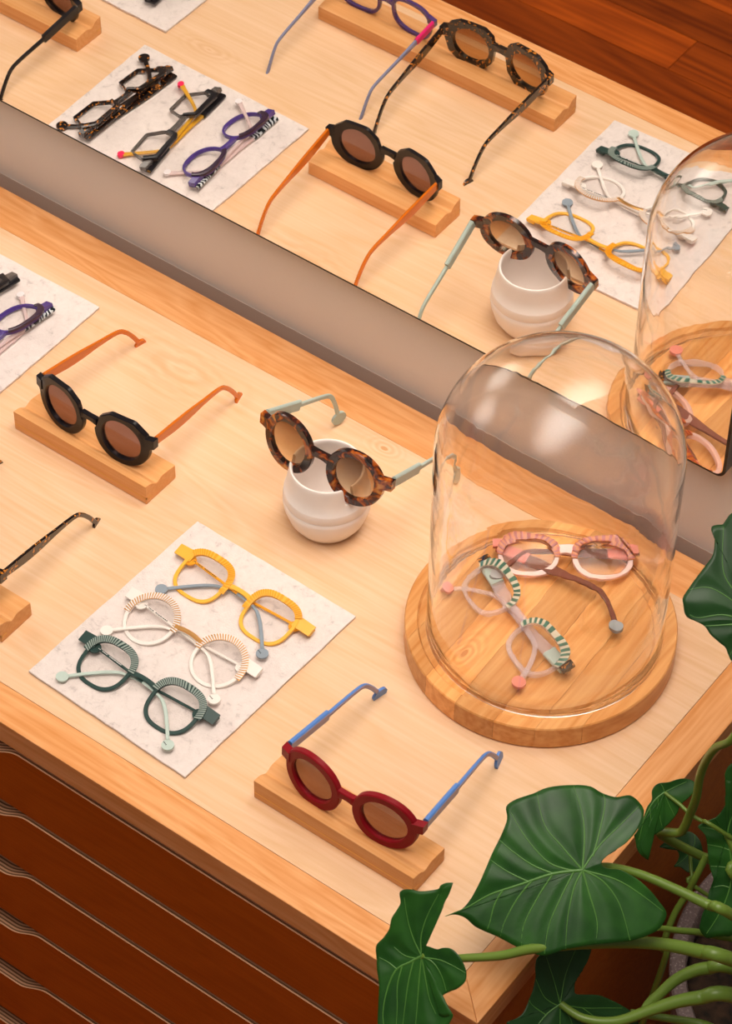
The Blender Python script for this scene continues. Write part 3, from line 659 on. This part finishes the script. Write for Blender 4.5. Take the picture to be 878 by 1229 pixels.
# --- 13, 14 under the glass cloche
PL_ = .0262
g13 = glasses('eyeglasses', pose((-.2020, -.1000, PL_+.0145), 34, 68), 'blush crystal cat-eye eyeglasses with striped orange brows under the glass dome')
front(g13, .0335, sup(.0228,.0140,2.2,.06,.05), sup(.0275,.0188,2.2,.06,.22), .0660, .0044, M['crystal_pink'], ey=.0125, eh=.0080, bridge=(.006,.0060,.002), lensm=M['L_clear'], wrap=.5, mEnd=M['salmon'],
      top=(M['amber2'], .0*PI, 1.0*PI, .0014, .0, 1.18, M['rust'], 15, .42))
split_mat[0] = M['brownt']
temple(g13, 'acetate', tmatrix(1, 90, (.0635, .010, -.008), 2, tilt=24), M['brownt'], sleeve=(0, .026, M['salmon'], .0125, .0042), tipm=M['greytip'], scale=.92)
temple(g13, 'acetate', tmatrix(-1, 90, (-.0605, .0120, -.0100), 28, tilt=24), M['brownt'], sleeve=(0, .030, M['salmon'], .0125, .0042), tipm=M['greytip'], scale=.98)
g14 = glasses('eyeglasses', pose((-.2010, -.1850, PL_+.0125), -24, 74), 'clear crystal eyeglasses with green striped brows and coral tips under the glass dome')
front(g14, .0385, sup(.0235,.0180,2.7,.06), sup(.0270,.0225,2.7,.06,.10), .0690, .0044, M['clear'], ey=.0120, eh=.0100, bridge=(.006,.0060,.002), lensm=M['L_clear'], wrap=.5,
      top=(M['cream'], .03*PI, .98*PI, .0012, .1, 1.45, M['forest'], 12, .5))
for s in (-1, 1):
    bm = bmesh.new(); box(bm, min(s*.0660, s*.0725), max(s*.0660, s*.0725), .0065, .0190, -.0050, .0002)
    obj('end_block', bm, M['dark_tortoise'], g14, 0, bev=.0006)['label'] = 'dark tortoiseshell end block'
for s, zz in ((-1, -.006), (1, -.0090)):
    temple(g14, 'acetate', tmatrix(s, 90, (s*.0670, .0120, zz), 6, tilt=16), M['clear'], sleeve=(0, .024, M['mint'], .0130, .0042), tipm=M['salmon'], scale=.97)

# ---------------------------------------------------------------- ceramic cup with two slots for the spectacles
cup_prof = [(0,.0004), (.024,.0004), (.0290,.0016), (.0355,.012), (.0396,.025), (.0405,.0315), (.0402,.0360), (.0396,.0366), (.0404,.0385), (.0395,.0460), (.0392,.0470), (.0386,.0475), (.0365,.0590), (.0348,.0690), (.0345,.0722), (.0336,.0742), (.0322,.0742), (.0312,.0725),
            (.0318,.0680), (.0335,.0580), (.0362,.0460), (.0370,.0330), (.0355,.0220), (.0310,.0110), (.0240,.0055), (0,.0045)]
bm = bmesh.new(); lathe(bm, cup_prof, 96)
cup = obj('ceramic_cup', bm, M['ceramic'], None, 50); cup.location = (-.4196, -.1640, 0)
label(cup, 'pale pink ceramic cup with two slots in its rim holding the tortoiseshell sunglasses', 'cup')
bmc = bmesh.new()
for s in (-1, 1): box(bmc, s*.046 if s < 0 else .020, -.020 if s < 0 else .046, -.0162, -.0070, .0572, .09)
me = bpy.data.meshes.new('cutter'); bmesh.ops.recalc_face_normals(bmc, faces=bmc.faces[:]); bmc.to_mesh(me); bmc.free(); cut = bpy.data.objects.new('cutter', me); COL.objects.link(cut); cut.location = cup.location
md = cup.modifiers.new('slots', 'BOOLEAN'); md.object = cut; md.operation = 'DIFFERENCE'; md.solver = 'EXACT'
bv = cup.modifiers.new('soft', 'BEVEL'); bv.width = .0009; bv.segments = 2; bv.limit_method = 'ANGLE'; bv.angle_limit = math.radians(50)
bpy.context.view_layer.update(); dg = bpy.context.evaluated_depsgraph_get(); nm = bpy.data.meshes.new_from_object(cup.evaluated_get(dg)); cup.modifiers.clear(); cup.data = nm
nm.set_sharp_from_angle(angle=math.radians(45))
bpy.data.objects.remove(cut)

# ---------------------------------------------------------------- round wooden base of staves + glass cloche
BC = (-.1840, -.1640, 0)
base = empty('cloche_base', BC, 'round cherry wood base board made of glued staves', 'base board')
bprof = [(0,.0003), (.1185,.0003), (.1200,.0018), (.1200,.0250), (.1190,.0262), (.1090,.0262), (.1070,.0232), (.1005,.0232), (.0985,.0262), (0,.0262)]
cuts = [-.2, -.086, -.050, -.014, .024, .058, .090, .2]
for a, b in zip(cuts, cuts[1:]):
    bm = bmesh.new(); lathe(bm, bprof, 120)
    bmesh.ops.remove_doubles(bm, verts=bm.verts[:], dist=1e-6)
    ca, sa = math.cos(math.radians(3)), math.sin(math.radians(3)); nrm = Vector((ca, sa, 0))
    for d, sg in ((a+.00012, -1), (b-.00012, 1)):
        if abs(d) > .15: continue
        r = bmesh.ops.bisect_plane(bm, geom=bm.verts[:]+bm.edges[:]+bm.faces[:], plane_co=nrm*d, plane_no=nrm*sg, clear_outer=True)
        bmesh.ops.holes_fill(bm, edges=[e for e in r['geom_cut'] if isinstance(e, bmesh.types.BMEdge)])
    obj('stave', bm, M['disc'], base, 30)
cl = []
rg, zb, hs, H = .1045, .0236, .240, .338
for k in range(0, 4): cl.append((rg+.0008-(.0008*k/3), zb+.004*k/3))
for k in range(1, 12): cl.append((rg, zb+.004+(hs-zb-.004)*k/12))
for k in range(0, 25):
    t = PI/2*k/24; cl.append((rg*math.cos(t)**.96 if k < 24 else 0, hs+(H-hs)*math.sin(t)))
th = .0024; inner = []
for k in range(24, -1, -1):
    t = PI/2*k/24; inner.append(((rg-th)*math.cos(t)**.96 if k < 24 else 0, hs+(H-hs-th)*math.sin(t)))
for k in range(11, 0, -1): inner.append((rg-th, zb+.004+(hs-zb-.004)*k/12))
inner.append((rg-th, zb+.004)); inner.append((rg-th-.0008, zb+.0012)); inner.append((rg-th, zb))
bm = bmesh.new(); lathe(bm, cl+inner, 128, closed=True)
clo = obj('glass_cloche', bm, M['glass'], None, 60); clo.location = (-.1815, -.1612, 0)
label(clo, 'large clear blown glass dome standing on the round wooden base', 'glass dome')

# ---------------------------------------------------------------- potted plant beside the cabinet
LEAVES=[
    dict(pos=(0.0176,-0.4089,0.1000),n=(0.3017,-0.4224,0.8548),cup=0.9,out=[(0.0462, 0.0534), (0.0489, 0.0462), (0.0447, 0.0346), (0.0348, 0.0222), (0.024, 0.0147), (0.0168, 0.0087), (0.0155, 0.0044), (0.0202, 0.0015), (0.0307, 0.0005), (0.0432, -0.0058), (0.0538, -0.0144), (0.0614, -0.023), (0.067, -0.0304), (0.0664, -0.0369), (0.0598, -0.0459), (0.0435, -0.0531), (0.0271, -0.056), (0.0042, -0.0588), (-0.0154, -0.0632), (-0.0301, -0.0674), (-0.0481, -0.0619), (-0.0646, -0.0536), (-0.0762, -0.0489), (-0.0838, -0.0452), (-0.0911, -0.0389), (-0.0993, -0.0364), (-0.1075, -0.0379), (-0.0961, -0.0338), (-0.088, -0.0258), (-0.0816, -0.0142), (-0.0759, -0.001), (-0.0705, 0.0123), (-0.0641, 0.0256), (-0.0593, 0.0389), (-0.0601, 0.0487), (-0.0529, 0.0545), (-0.0398, 0.0594), (-0.0266, 0.065), (-0.0068, 0.0675), (0.0065, 0.0664), (0.0148, 0.062), (0.0264, 0.0583), (0.0379, 0.0599)],mid=[(0.0004, -0.0002), (-0.0226, -0.0034), (-0.0488, -0.0125), (-0.0717, -0.0205), (-0.0896, -0.0307), (-0.1059, -0.0376)],lat=[[(0.0004, -0.0002), (-0.0162, 0.0184), (-0.0296, 0.0346), (-0.0358, 0.0592)], [(-0.0061, -0.001), (-0.026, 0.0051), (-0.0443, 0.0244), (-0.0561, 0.0439)], [(-0.0226, -0.0034), (-0.0391, 0.0031), (-0.0557, 0.0143), (-0.065, 0.0223)], [(-0.0422, -0.01), (-0.0588, -0.0022), (-0.0721, 0.0067)], [(0.0004, -0.0002), (0.0019, 0.0254), (0.0, 0.0451), (-0.0068, 0.0668)], [(0.0004, -0.0002), (0.0134, 0.0191), (0.0298, 0.0359), (0.0446, 0.0511)], [(0.0086, 0.0108), (0.0134, 0.029), (0.0181, 0.0521), (0.0164, 0.0614)], [(0.0004, -0.0002), (-0.006, -0.0141), (-0.0107, -0.0371), (-0.0121, -0.0615)], [(0.0004, -0.0002), (0.0055, -0.0171), (0.0123, -0.0398), (0.0114, -0.0567)], [(0.0004, -0.0002), (0.0169, -0.0087), (0.0302, -0.0264), (0.0386, -0.0538)], [(0.0004, -0.0002), (0.0268, -0.0068), (0.0466, -0.0178), (0.0647, -0.0305)], [(-0.0061, -0.001), (-0.0158, -0.0209), (-0.0254, -0.0439), (-0.0285, -0.066)], [(-0.0226, -0.0034), (-0.0339, -0.0213), (-0.0451, -0.0443), (-0.0465, -0.0619)], [(-0.039, -0.009), (-0.0503, -0.0233), (-0.0599, -0.0414), (-0.063, -0.0529)], [(-0.0619, -0.017), (-0.0683, -0.0286), (-0.0714, -0.0417), (-0.0739, -0.0489)]]),
    dict(pos=(-0.0359,-0.5503,0.1000),n=(0.1005,-0.7233,0.6831),cup=-0.5,out=[(-0.0327, 0.039), (-0.0305, 0.0428), (-0.0251, 0.0455), (-0.0184, 0.047), (-0.0115, 0.0503), (-0.0057, 0.0541), (-0.0047, 0.0576), (-0.0013, 0.0613), (0.0038, 0.0635), (0.0002, 0.0598), (-0.0028, 0.0554), (-0.0008, 0.0492), (-0.0008, 0.0413), (-0.003, 0.0315), (-0.0046, 0.0229), (-0.0031, 0.0148), (-0.0003, 0.0094), (0.0041, 0.0096), (0.0101, 0.0105), (0.0136, 0.0132), (0.019, 0.0156), (0.0247, 0.015), (0.031, 0.0117), (0.0372, 0.0049), (0.0398, -0.0027), (0.0363, -0.0105), (0.0311, -0.0158), (0.0263, -0.0222), (0.0295, -0.0286), (0.0289, -0.0359), (0.0342, -0.0356), (0.0398, -0.0313), (0.0396, -0.038), (0.0375, -0.0513), (0.0329, -0.0676), (0.025, -0.0802), (0.0124, -0.0807), (-0.0004, -0.076), (-0.0111, -0.0649), (-0.0178, -0.0484), (-0.0233, -0.0332), (-0.0309, -0.0207), (-0.0364, -0.0081), (-0.0334, 0.0003), (-0.031, 0.0094), (-0.0319, 0.0178), (-0.0303, 0.0256), (-0.0296, 0.032)],mid=[(0.0, 0.0), (-0.0065, -0.0079), (-0.015, -0.0188), (-0.0155, -0.0367), (-0.0109, -0.0559), (0.0006, -0.0738)],lat=[[(0.0, 0.0), (-0.0105, 0.0097), (-0.0196, 0.0215), (-0.0283, 0.0371)], [(0.0, 0.0), (-0.0056, 0.0137), (-0.0067, 0.0308), (-0.0043, 0.0503)], [(-0.0027, -0.0035), (-0.0129, -0.0054), (-0.023, -0.0029)], [(0.0, 0.0), (0.0109, -0.0009), (0.0208, -0.0079), (0.0279, -0.0169)], [(0.0017, -0.0006), (0.0147, 0.0034), (0.0272, 0.0038), (0.0373, 0.0032)], [(0.0, 0.0), (0.009, -0.015), (0.0179, -0.0286), (0.0266, -0.037)], [(0.0, 0.0), (0.0055, -0.0201), (0.0121, -0.0418), (0.0175, -0.0606)], [(-0.0047, -0.0053), (-0.0022, -0.0236), (0.0024, -0.0427), (0.0082, -0.0649)], [(-0.0115, -0.0137), (-0.0094, -0.0287), (-0.003, -0.0452), (0.0031, -0.0637)], [(-0.0145, -0.0177), (-0.0236, -0.0156), (-0.031, -0.0154)]]),
    dict(pos=(0.0362,-0.4539,-0.0200),n=(0.5997,-0.3498,0.7197),cup=0.4,out=[(-0.0059, 0.0438), (0.0021, 0.0438), (0.0159, 0.0414), (0.0283, 0.0395), (0.0386, 0.035), (0.0358, 0.0292), (0.0309, 0.0239), (0.0237, 0.0187), (0.0184, 0.0144), (0.0154, 0.0093), (0.0145, 0.0042), (0.0202, 0.0016), (0.029, -0.0016), (0.0353, -0.005), (0.0424, -0.0113), (0.05, -0.0186), (0.0571, -0.0276), (0.0595, -0.0362), (0.054, -0.0436), (0.04, -0.0464), (0.0255, -0.0459), (0.01, -0.0435), (-0.0055, -0.0412), (-0.0216, -0.0355), (-0.0359, -0.0243), (-0.045, -0.0119), (-0.0471, -0.002), (-0.0463, 0.0008), (-0.0412, 0.0008), (-0.0335, 0.0025), (-0.0271, 0.0079), (-0.0225, 0.014), (-0.0181, 0.0201), (-0.0142, 0.0279), (-0.0125, 0.0358), (-0.01, 0.041)],mid=[(0.0, 0.0), (-0.012, -0.0035), (-0.0237, -0.0102), (-0.0357, -0.0182)],lat=[[(0.0, 0.0), (0.0003, 0.0214), (-0.0006, 0.0401)], [(0.0, 0.0), (0.0113, 0.0207), (0.026, 0.0372)], [(-0.0023, -0.0007), (-0.0112, 0.01), (-0.0143, 0.0265)], [(-0.0139, -0.0044), (-0.022, 0.0061), (-0.0237, 0.0113)], [(0.0, 0.0), (0.017, -0.009), (0.0347, -0.0152), (0.0495, -0.0203)], [(0.0, 0.0), (0.0053, -0.0157), (0.0033, -0.0335)], [(0.0, 0.0), (-0.0054, -0.0166), (-0.0134, -0.0353)], [(0.017, -0.009), (0.0263, -0.0215), (0.0347, -0.0368)]]),
    dict(pos=(0.0098,-0.2682,0.0450),n=(0.5000,-0.4500,0.7400),cup=0.8,out=[(0.0271, 0.0023), (0.0258, 0.0052), (0.0222, 0.0075), (0.0172, 0.0089), (0.0121, 0.0088), (0.0045, 0.0078), (-0.0028, 0.0082), (-0.0077, 0.0062), (-0.0105, 0.0022), (-0.0114, -0.0044), (-0.0162, -0.0097), (-0.02, -0.0169), (-0.0252, -0.025), (-0.0294, -0.0311), (-0.0304, -0.0314), (-0.0297, -0.0369), (-0.0293, -0.0426), (-0.0266, -0.0487), (-0.0208, -0.0538), (-0.025, -0.0478), (-0.0266, -0.0416), (-0.0251, -0.0383), (-0.0198, -0.0368), (-0.013, -0.0341), (-0.0045, -0.0302), (-0.0067, -0.0315), (-0.0004, -0.0272), (0.005, -0.0228), (0.0088, -0.0186), (0.0108, -0.0139), (0.0133, -0.011), (0.0189, -0.0076), (0.0239, -0.0042), (0.0264, -0.0007)],mid=[(-0.0, -0.0), (-0.0087, -0.0048), (-0.0154, -0.0121), (-0.0212, -0.0212), (-0.0248, -0.0307), (-0.027, -0.0359)],lat=[[(-0.0, -0.0), (-0.0006, 0.004), (-0.0023, 0.0076)], [(-0.0, -0.0), (0.0095, 0.003), (0.0202, 0.0058)], [(-0.0, -0.0), (0.0021, -0.0092), (0.0062, -0.021)], [(-0.0062, -0.0035), (-0.0068, -0.0157), (-0.0053, -0.0292)], [(-0.0141, -0.0112), (-0.0145, -0.0222), (-0.0138, -0.0335)]]),
    dict(pos=(0.0696,-0.2636,0.0300),n=(0.4508,-0.6211,0.6411),cup=-0.5,out=[(-0.0241, 0.0068), (-0.0173, 0.0112), (-0.0104, 0.0146), (-0.0114, 0.0134), (-0.0061, 0.0191), (-0.0022, 0.0264), (-0.0017, 0.0326), (-0.003, 0.0393), (-0.002, 0.0438), (0.0017, 0.0461), (-0.0022, 0.0471), (-0.0039, 0.0505), (-0.0032, 0.0549), (-0.0009, 0.0595), (0.0044, 0.0635), (0.0131, 0.0664), (0.0241, 0.0632), (0.0321, 0.0533), (0.0359, 0.0377), (0.0355, 0.0198), (0.0334, -0.0054), (0.0314, -0.0269), (0.0252, -0.0485), (0.016, -0.0674), (0.0068, -0.0834), (-0.0002, -0.0852), (-0.0071, -0.0858), (-0.0134, -0.0875), (-0.017, -0.0852), (-0.0202, -0.0798), (-0.0194, -0.0737), (-0.0162, -0.065), (-0.0126, -0.0549), (-0.0106, -0.0448), (-0.0101, -0.0376), (-0.0132, -0.0276), (-0.0149, -0.0191), (-0.0159, -0.009), (-0.0183, 0.0002)],mid=[(0.0001, -0.0001), (0.003, -0.013), (0.0051, -0.0345), (0.0016, -0.0532), (-0.0062, -0.0706), (-0.0142, -0.0837)],lat=[[(0.0001, -0.0001), (-0.0087, 0.0039), (-0.0213, 0.0063)], [(0.0001, -0.0001), (0.0022, 0.0113), (0.0073, 0.0242)], [(0.003, -0.013), (-0.0054, -0.0103), (-0.016, -0.0083)], [(0.0047, -0.0288), (-0.0021, -0.0274), (-0.0126, -0.0269)], [(0.0041, -0.0445), (-0.0029, -0.0432), (-0.0099, -0.0448)], [(0.004, -0.0202), (0.0148, -0.0315), (0.0237, -0.0457)]]),
    dict(pos=(0.0516,-0.2407,0.2700),n=(0.3522,-0.5535,0.7547),cup=0.7,out=[(-0.0222, 0.0819), (-0.0265, 0.0759), (-0.0283, 0.073), (-0.0322, 0.0724), (-0.0362, 0.071), (-0.0368, 0.0675), (-0.0342, 0.063), (-0.0338, 0.0567), (-0.0348, 0.0486), (-0.0393, 0.0414), (-0.0448, 0.0332), (-0.0522, 0.0215), (-0.0561, 0.0143), (-0.0555, 0.0092), (-0.0539, 0.0024), (-0.0508, -0.0011), (-0.0444, -0.0034), (-0.0376, -0.007), (-0.0329, -0.013), (-0.0256, -0.0187), (-0.0208, -0.0223), (-0.0182, -0.0277), (-0.015, -0.0327), (-0.0063, -0.035), (0.0077, -0.0387), (0.0236, -0.0354), (0.0367, -0.0253), (0.0426, -0.0077), (0.0424, 0.0153), (0.0351, 0.0402), (0.0248, 0.0604), (0.0101, 0.0744), (-0.0064, 0.0815), (-0.0145, 0.0833)],mid=[(0.0, -0.0), (-0.0116, -0.003), (-0.0264, -0.0051), (-0.0379, -0.0064)],lat=[[(0.0, -0.0), (-0.0141, 0.0187), (-0.0241, 0.0319), (-0.0272, 0.0456), (-0.0276, 0.071)], [(0.0, -0.0), (-0.0137, 0.0118), (-0.035, 0.0232), (-0.051, 0.021)], [(-0.0037, -0.0008), (-0.0246, 0.0031), (-0.0428, -0.0004), (-0.0498, 0.0015)], [(0.0, -0.0), (-0.0013, 0.0357), (-0.0083, 0.0756)], [(0.0, -0.0), (0.0177, 0.0253), (0.0304, 0.0434)], [(0.0, -0.0), (-0.0119, -0.0169), (-0.017, -0.0276)], [(0.0, -0.0), (0.0044, -0.0216), (0.0099, -0.0362)]]),
    dict(pos=(0.0281,-0.2399,-0.0550),n=(0.4025,-0.5031,0.7648),cup=0.8,out=[(-0.0264, 0.0042), (-0.0208, 0.0055), (-0.0143, 0.004), (-0.0097, -0.0023), (-0.011, -0.0081), (-0.014, -0.0128), (-0.0089, -0.0132), (-0.0025, -0.0176), (0.0048, -0.0163), (0.01, -0.0107), (0.0112, -0.0021), (0.0083, 0.0095), (0.0034, 0.0154), (-0.0017, 0.0172), (-0.0089, 0.0164), (-0.0134, 0.0129), (-0.0193, 0.0101), (-0.0237, 0.0073)],mid=[(-0.0, 0.0), (-0.0051, -0.006), (-0.0125, -0.0116)],lat=[[(-0.0, 0.0), (-0.0093, 0.0027), (-0.0238, 0.0037)], [(-0.0, 0.0), (0.0039, 0.0067), (0.0041, 0.0147)], [(-0.0, 0.0), (0.0065, -0.0063), (0.0078, -0.0135)]]),
]
STEMS=[
    ([(0.0163, -0.4064, 0.095), (0.0216, -0.3923, 0.0892), (0.0312, -0.3808, 0.0833), (0.0507, -0.37, 0.0775), (0.0775, -0.3617, 0.0717), (0.1051, -0.3548, 0.0658), (0.1263, -0.3477, 0.06), (0.2, -0.21, -0.16)], 0.0026, 0.0048),
    ([(-0.0364, -0.5503, 0.1), (-0.0251, -0.5382, 0.0911), (-0.0164, -0.5233, 0.0822), (0.003, -0.4983, 0.0733), (0.0157, -0.4736, 0.0644), (0.043, -0.4392, 0.0556), (0.0712, -0.4089, 0.0467), (0.091, -0.3894, 0.0378), (0.1131, -0.3732, 0.0289), (0.1377, -0.3581, 0.02), (0.21, -0.22, -0.16)], 0.0024, 0.0062),
    ([(0.0589, -0.3442, -0.02), (0.0708, -0.3275, -0.0333), (0.0811, -0.3105, -0.0467), (0.1022, -0.2906, -0.06), (0.17, -0.18, -0.16)], 0.0025, 0.0035),
    ([(0.0915, -0.4167, -0.03), (0.0897, -0.4038, -0.0317), (0.0909, -0.3917, -0.0333), (0.0935, -0.3703, -0.035), (0.0994, -0.3539, -0.0367), (0.1079, -0.3415, -0.0383), (0.1255, -0.3268, -0.04), (0.18, -0.23, -0.16)], 0.0035, 0.0062),
    ([(0.0364, -0.4535, -0.02), (0.0581, -0.4526, -0.0217), (0.0797, -0.4388, -0.0233), (0.0951, -0.4131, -0.025), (0.107, -0.3928, -0.0267), (0.1204, -0.3759, -0.0283), (0.1422, -0.3556, -0.03), (0.2, -0.25, -0.16)], 0.003, 0.0068),
    ([(0.074, -0.403, -0.06), (0.0997, -0.388, -0.0633), (0.1233, -0.3735, -0.0667), (0.1502, -0.3606, -0.07), (0.16, -0.25, -0.16)], 0.003, 0.004),
    ([(0.0516, -0.2407, 0.27), (0.075, -0.2782, 0.2378), (0.0774, -0.2999, 0.2056), (0.0615, -0.2941, 0.1733), (0.0516, -0.2872, 0.1411), (0.0455, -0.2811, 0.1089), (0.0436, -0.2776, 0.0767), (0.0379, -0.2711, 0.0444), (0.0325, -0.2713, 0.0122), (0.0211, -0.2636, -0.02), (0.165, -0.15, -0.16)], 0.003, 0.004),
    ([(0.0099, -0.2683, 0.045), (0.0174, -0.2682, 0.043), (0.0259, -0.2684, 0.041), (0.038, -0.2703, 0.039), (0.0487, -0.2689, 0.037), (0.0712, -0.267, 0.035), (0.2, -0.15, -0.16)], 0.0015, 0.0018),
    ([(0.0581, -0.2707, 0.0), (0.0566, -0.2817, -0.02), (0.0536, -0.2866, -0.04), (0.0502, -0.2973, -0.06), (0.0504, -0.3087, -0.08), (0.0505, -0.3109, -0.1), (0.055, -0.3173, -0.12), (0.03, -0.36, -0.45)], 0.003, 0.0028),
    ([(0.0696, -0.2636, 0.03), (0.0848, -0.2681, 0.015), (0.0965, -0.2775, 0.0), (0.21, -0.18, -0.16)], 0.003, 0.004),
    ([(0.0281, -0.2399, -0.055), (0.0392, -0.253, -0.065), (0.0523, -0.256, -0.075), (0.18, -0.2, -0.16)], 0.0015, 0.002),
]
PC = (.19, -.202)
plant = empty('potted_plant', (PC[0], PC[1], -.75), 'large leafy green plant in a speckled grey pot right of the cabinet', 'plant')
def pp(name, bm, m, smooth=40, parent=None, **k):
    o = obj(name, bm, m, None, smooth, **k); o.parent = plant; o.matrix_parent_inverse = Matrix.Translation(plant.location).inverted(); return o
bm = bmesh.new(); R0 = .166
lathe(bm, [(0,-.7495), (.10,-.7495), (.112,-.745), (R0-.004,-.19), (R0,-.165), (R0,-.152), (R0-.002,-.150), (R0-.013,-.150), (R0-.015,-.153), (R0-.018,-.30), (0,-.30)], 96)
p = pp('pot', bm, M['potstone']); p.location = (PC[0], PC[1], 0)
bm = bmesh.new(); lathe(bm, [(R0-.0175,-.24), (R0-.0175,-.175), (.14,-.168), (.09,-.163), (0,-.160)], 48)
for v in bm.verts:
    if v.co.z > -.2: v.co.z += .006*noise.noise(v.co*60)
p = pp('soil', bm, M['soil'], 80); p.location = (PC[0], PC[1], 0)
def seg_dist(P, A, B):
    AB = B-A; t = np.clip(((P-A)@AB)/(AB@AB+1e-12), 0, 1); return np.linalg.norm(P-(A+t[:,None]*AB), axis=1)
def make_leaf(d, idx):
    n = Vector(d['n']).normalized(); v = Vector((0,0,1))-n*n.z; v.normalize(); u = v.cross(n)
    J = Vector(d['pos']); mw = Matrix.Translation(J) @ Matrix((u, v, n)).transposed().to_4x4()
    Q = np.array([p[:2] for p in catmull([(a, b, 0) for a, b in d['out']], 4, True)]); size = np.abs(Q).max()
    lines = [np.array([q[:2] for q in catmull([(a, b, 0) for a, b in L], 5)]) for L in [d['mid']]+d['lat']]
    def height(P):
        P = np.asarray(P, float); r2 = (P**2).sum(1); dist = np.full(len(P), 1.0)
        for L in lines:
            for a, b in zip(L, L[1:]): dist = np.minimum(dist, seg_dist(P, a, b))
        quilt = .0020*(1-np.exp(-(dist/.0065)**2))*min(1, size/.08)
        ph = np.arctan2(P[:,1], P[:,0])
        return -d['cup']*r2*1.1+quilt+.0030*np.sin(ph*3+idx)*np.sqrt(r2)/size
    rows = 16; N = len(Q); V = [(0.0, 0.0)]
    for k in range(1, rows+1):
        t = k/rows; V += [tuple(q*t) for q in Q]
    Z = height(V); bm = bmesh.new(); vs = [bm.verts.new((p[0], p[1], z)) for p, z in zip(V, Z)]
    for i in range(N):
        j = (i+1)%N; bm.faces.new((vs[0], vs[1+i], vs[1+j]))
        for k in range(rows-1):
            a = 1+k*N; bm.faces.new((vs[a+i], vs[a+N+i], vs[a+N+j], vs[a+j]))
    bm.normal_update()
    if sum(f.normal.z for f in bm.faces) < 0: bmesh.ops.reverse_faces(bm, faces=bm.faces[:])
    lf = pp('leaf', bm, M['leaf_dark'] if d.get('dark') else M['leaf'], 80, recalc=False)
    lf.matrix_parent_inverse = Matrix.Identity(4); lf.matrix_local = Matrix.Translation(plant.location).inverted() @ mw
    so = lf.modifiers.new('thickness', 'SOLIDIFY'); so.thickness = .0006; so.offset = -1
    bm = bmesh.new()
    for k, L in enumerate(lines):
        r0 = .0013 if k == 0 else .0008; z = height(L); m_ = len(L)
        tube(bm, [(p[0], p[1], zz+.0001) for p, zz in zip(L, z)], [max(.00025, r0*size/.1*(1-.8*i/(m_-1))) for i in range(m_)], 6, .7)
    ve = obj('veins', bm, M['vein'], lf, 60)
for i, d in enumerate(LEAVES):
    if i in (2, 5, 6): d['dark'] = True
    make_leaf(d, i)
for k, (pos, nn, sc_, cu) in enumerate([((.305,-.29,.15), (.25,-.25,.93), 1.0, .9), ((.27,-.08,.16), (.3,.2,.93), .9, .7), ((.36,-.45,.05), (.4,-.5,.77), .9, .8), ((.20,-.62,-.02), (.1,-.5,.86), .8, .8), ((.46,-.20,.02), (.7,-.1,.7), .9, .8)]):
    d = dict(LEAVES[0]); rot = 2.6+1.25*k                      # rest of the plant right of view, unseen, added to shade the cabinet side
    f = lambda p: (sc_*(p[0]*math.cos(rot)-p[1]*math.sin(rot)), sc_*(p[0]*math.sin(rot)+p[1]*math.cos(rot)))
    d.update(pos=pos, n=nn, cup=cu, out=[f(p) for p in d['out']], mid=[f(p) for p in d['mid']], lat=[[f(p) for p in L] for L in d['lat']])
    make_leaf(d, k+9); a = Vector(pos); e = Vector((.20+.02*k, -.21, -.16))
    STEMS.append(([tuple(a-Vector((0,0,.002))), tuple(a*.6+e*.4+Vector((0,0,.03))), tuple(a*.25+e*.75+Vector((0,0,.02))), tuple(e)], .0028, .0055))
for P, r0, r1 in STEMS:
    Q = catmull(P, 6); bm = bmesh.new(); m_ = len(Q)
    tube(bm, [Vector(q) for q in Q], [r0+(r1-r0)*min(1, i/(m_-1)*1.1) for i in range(m_)], 12); pp('leaf_stalk', bm, M['stem'], 80)
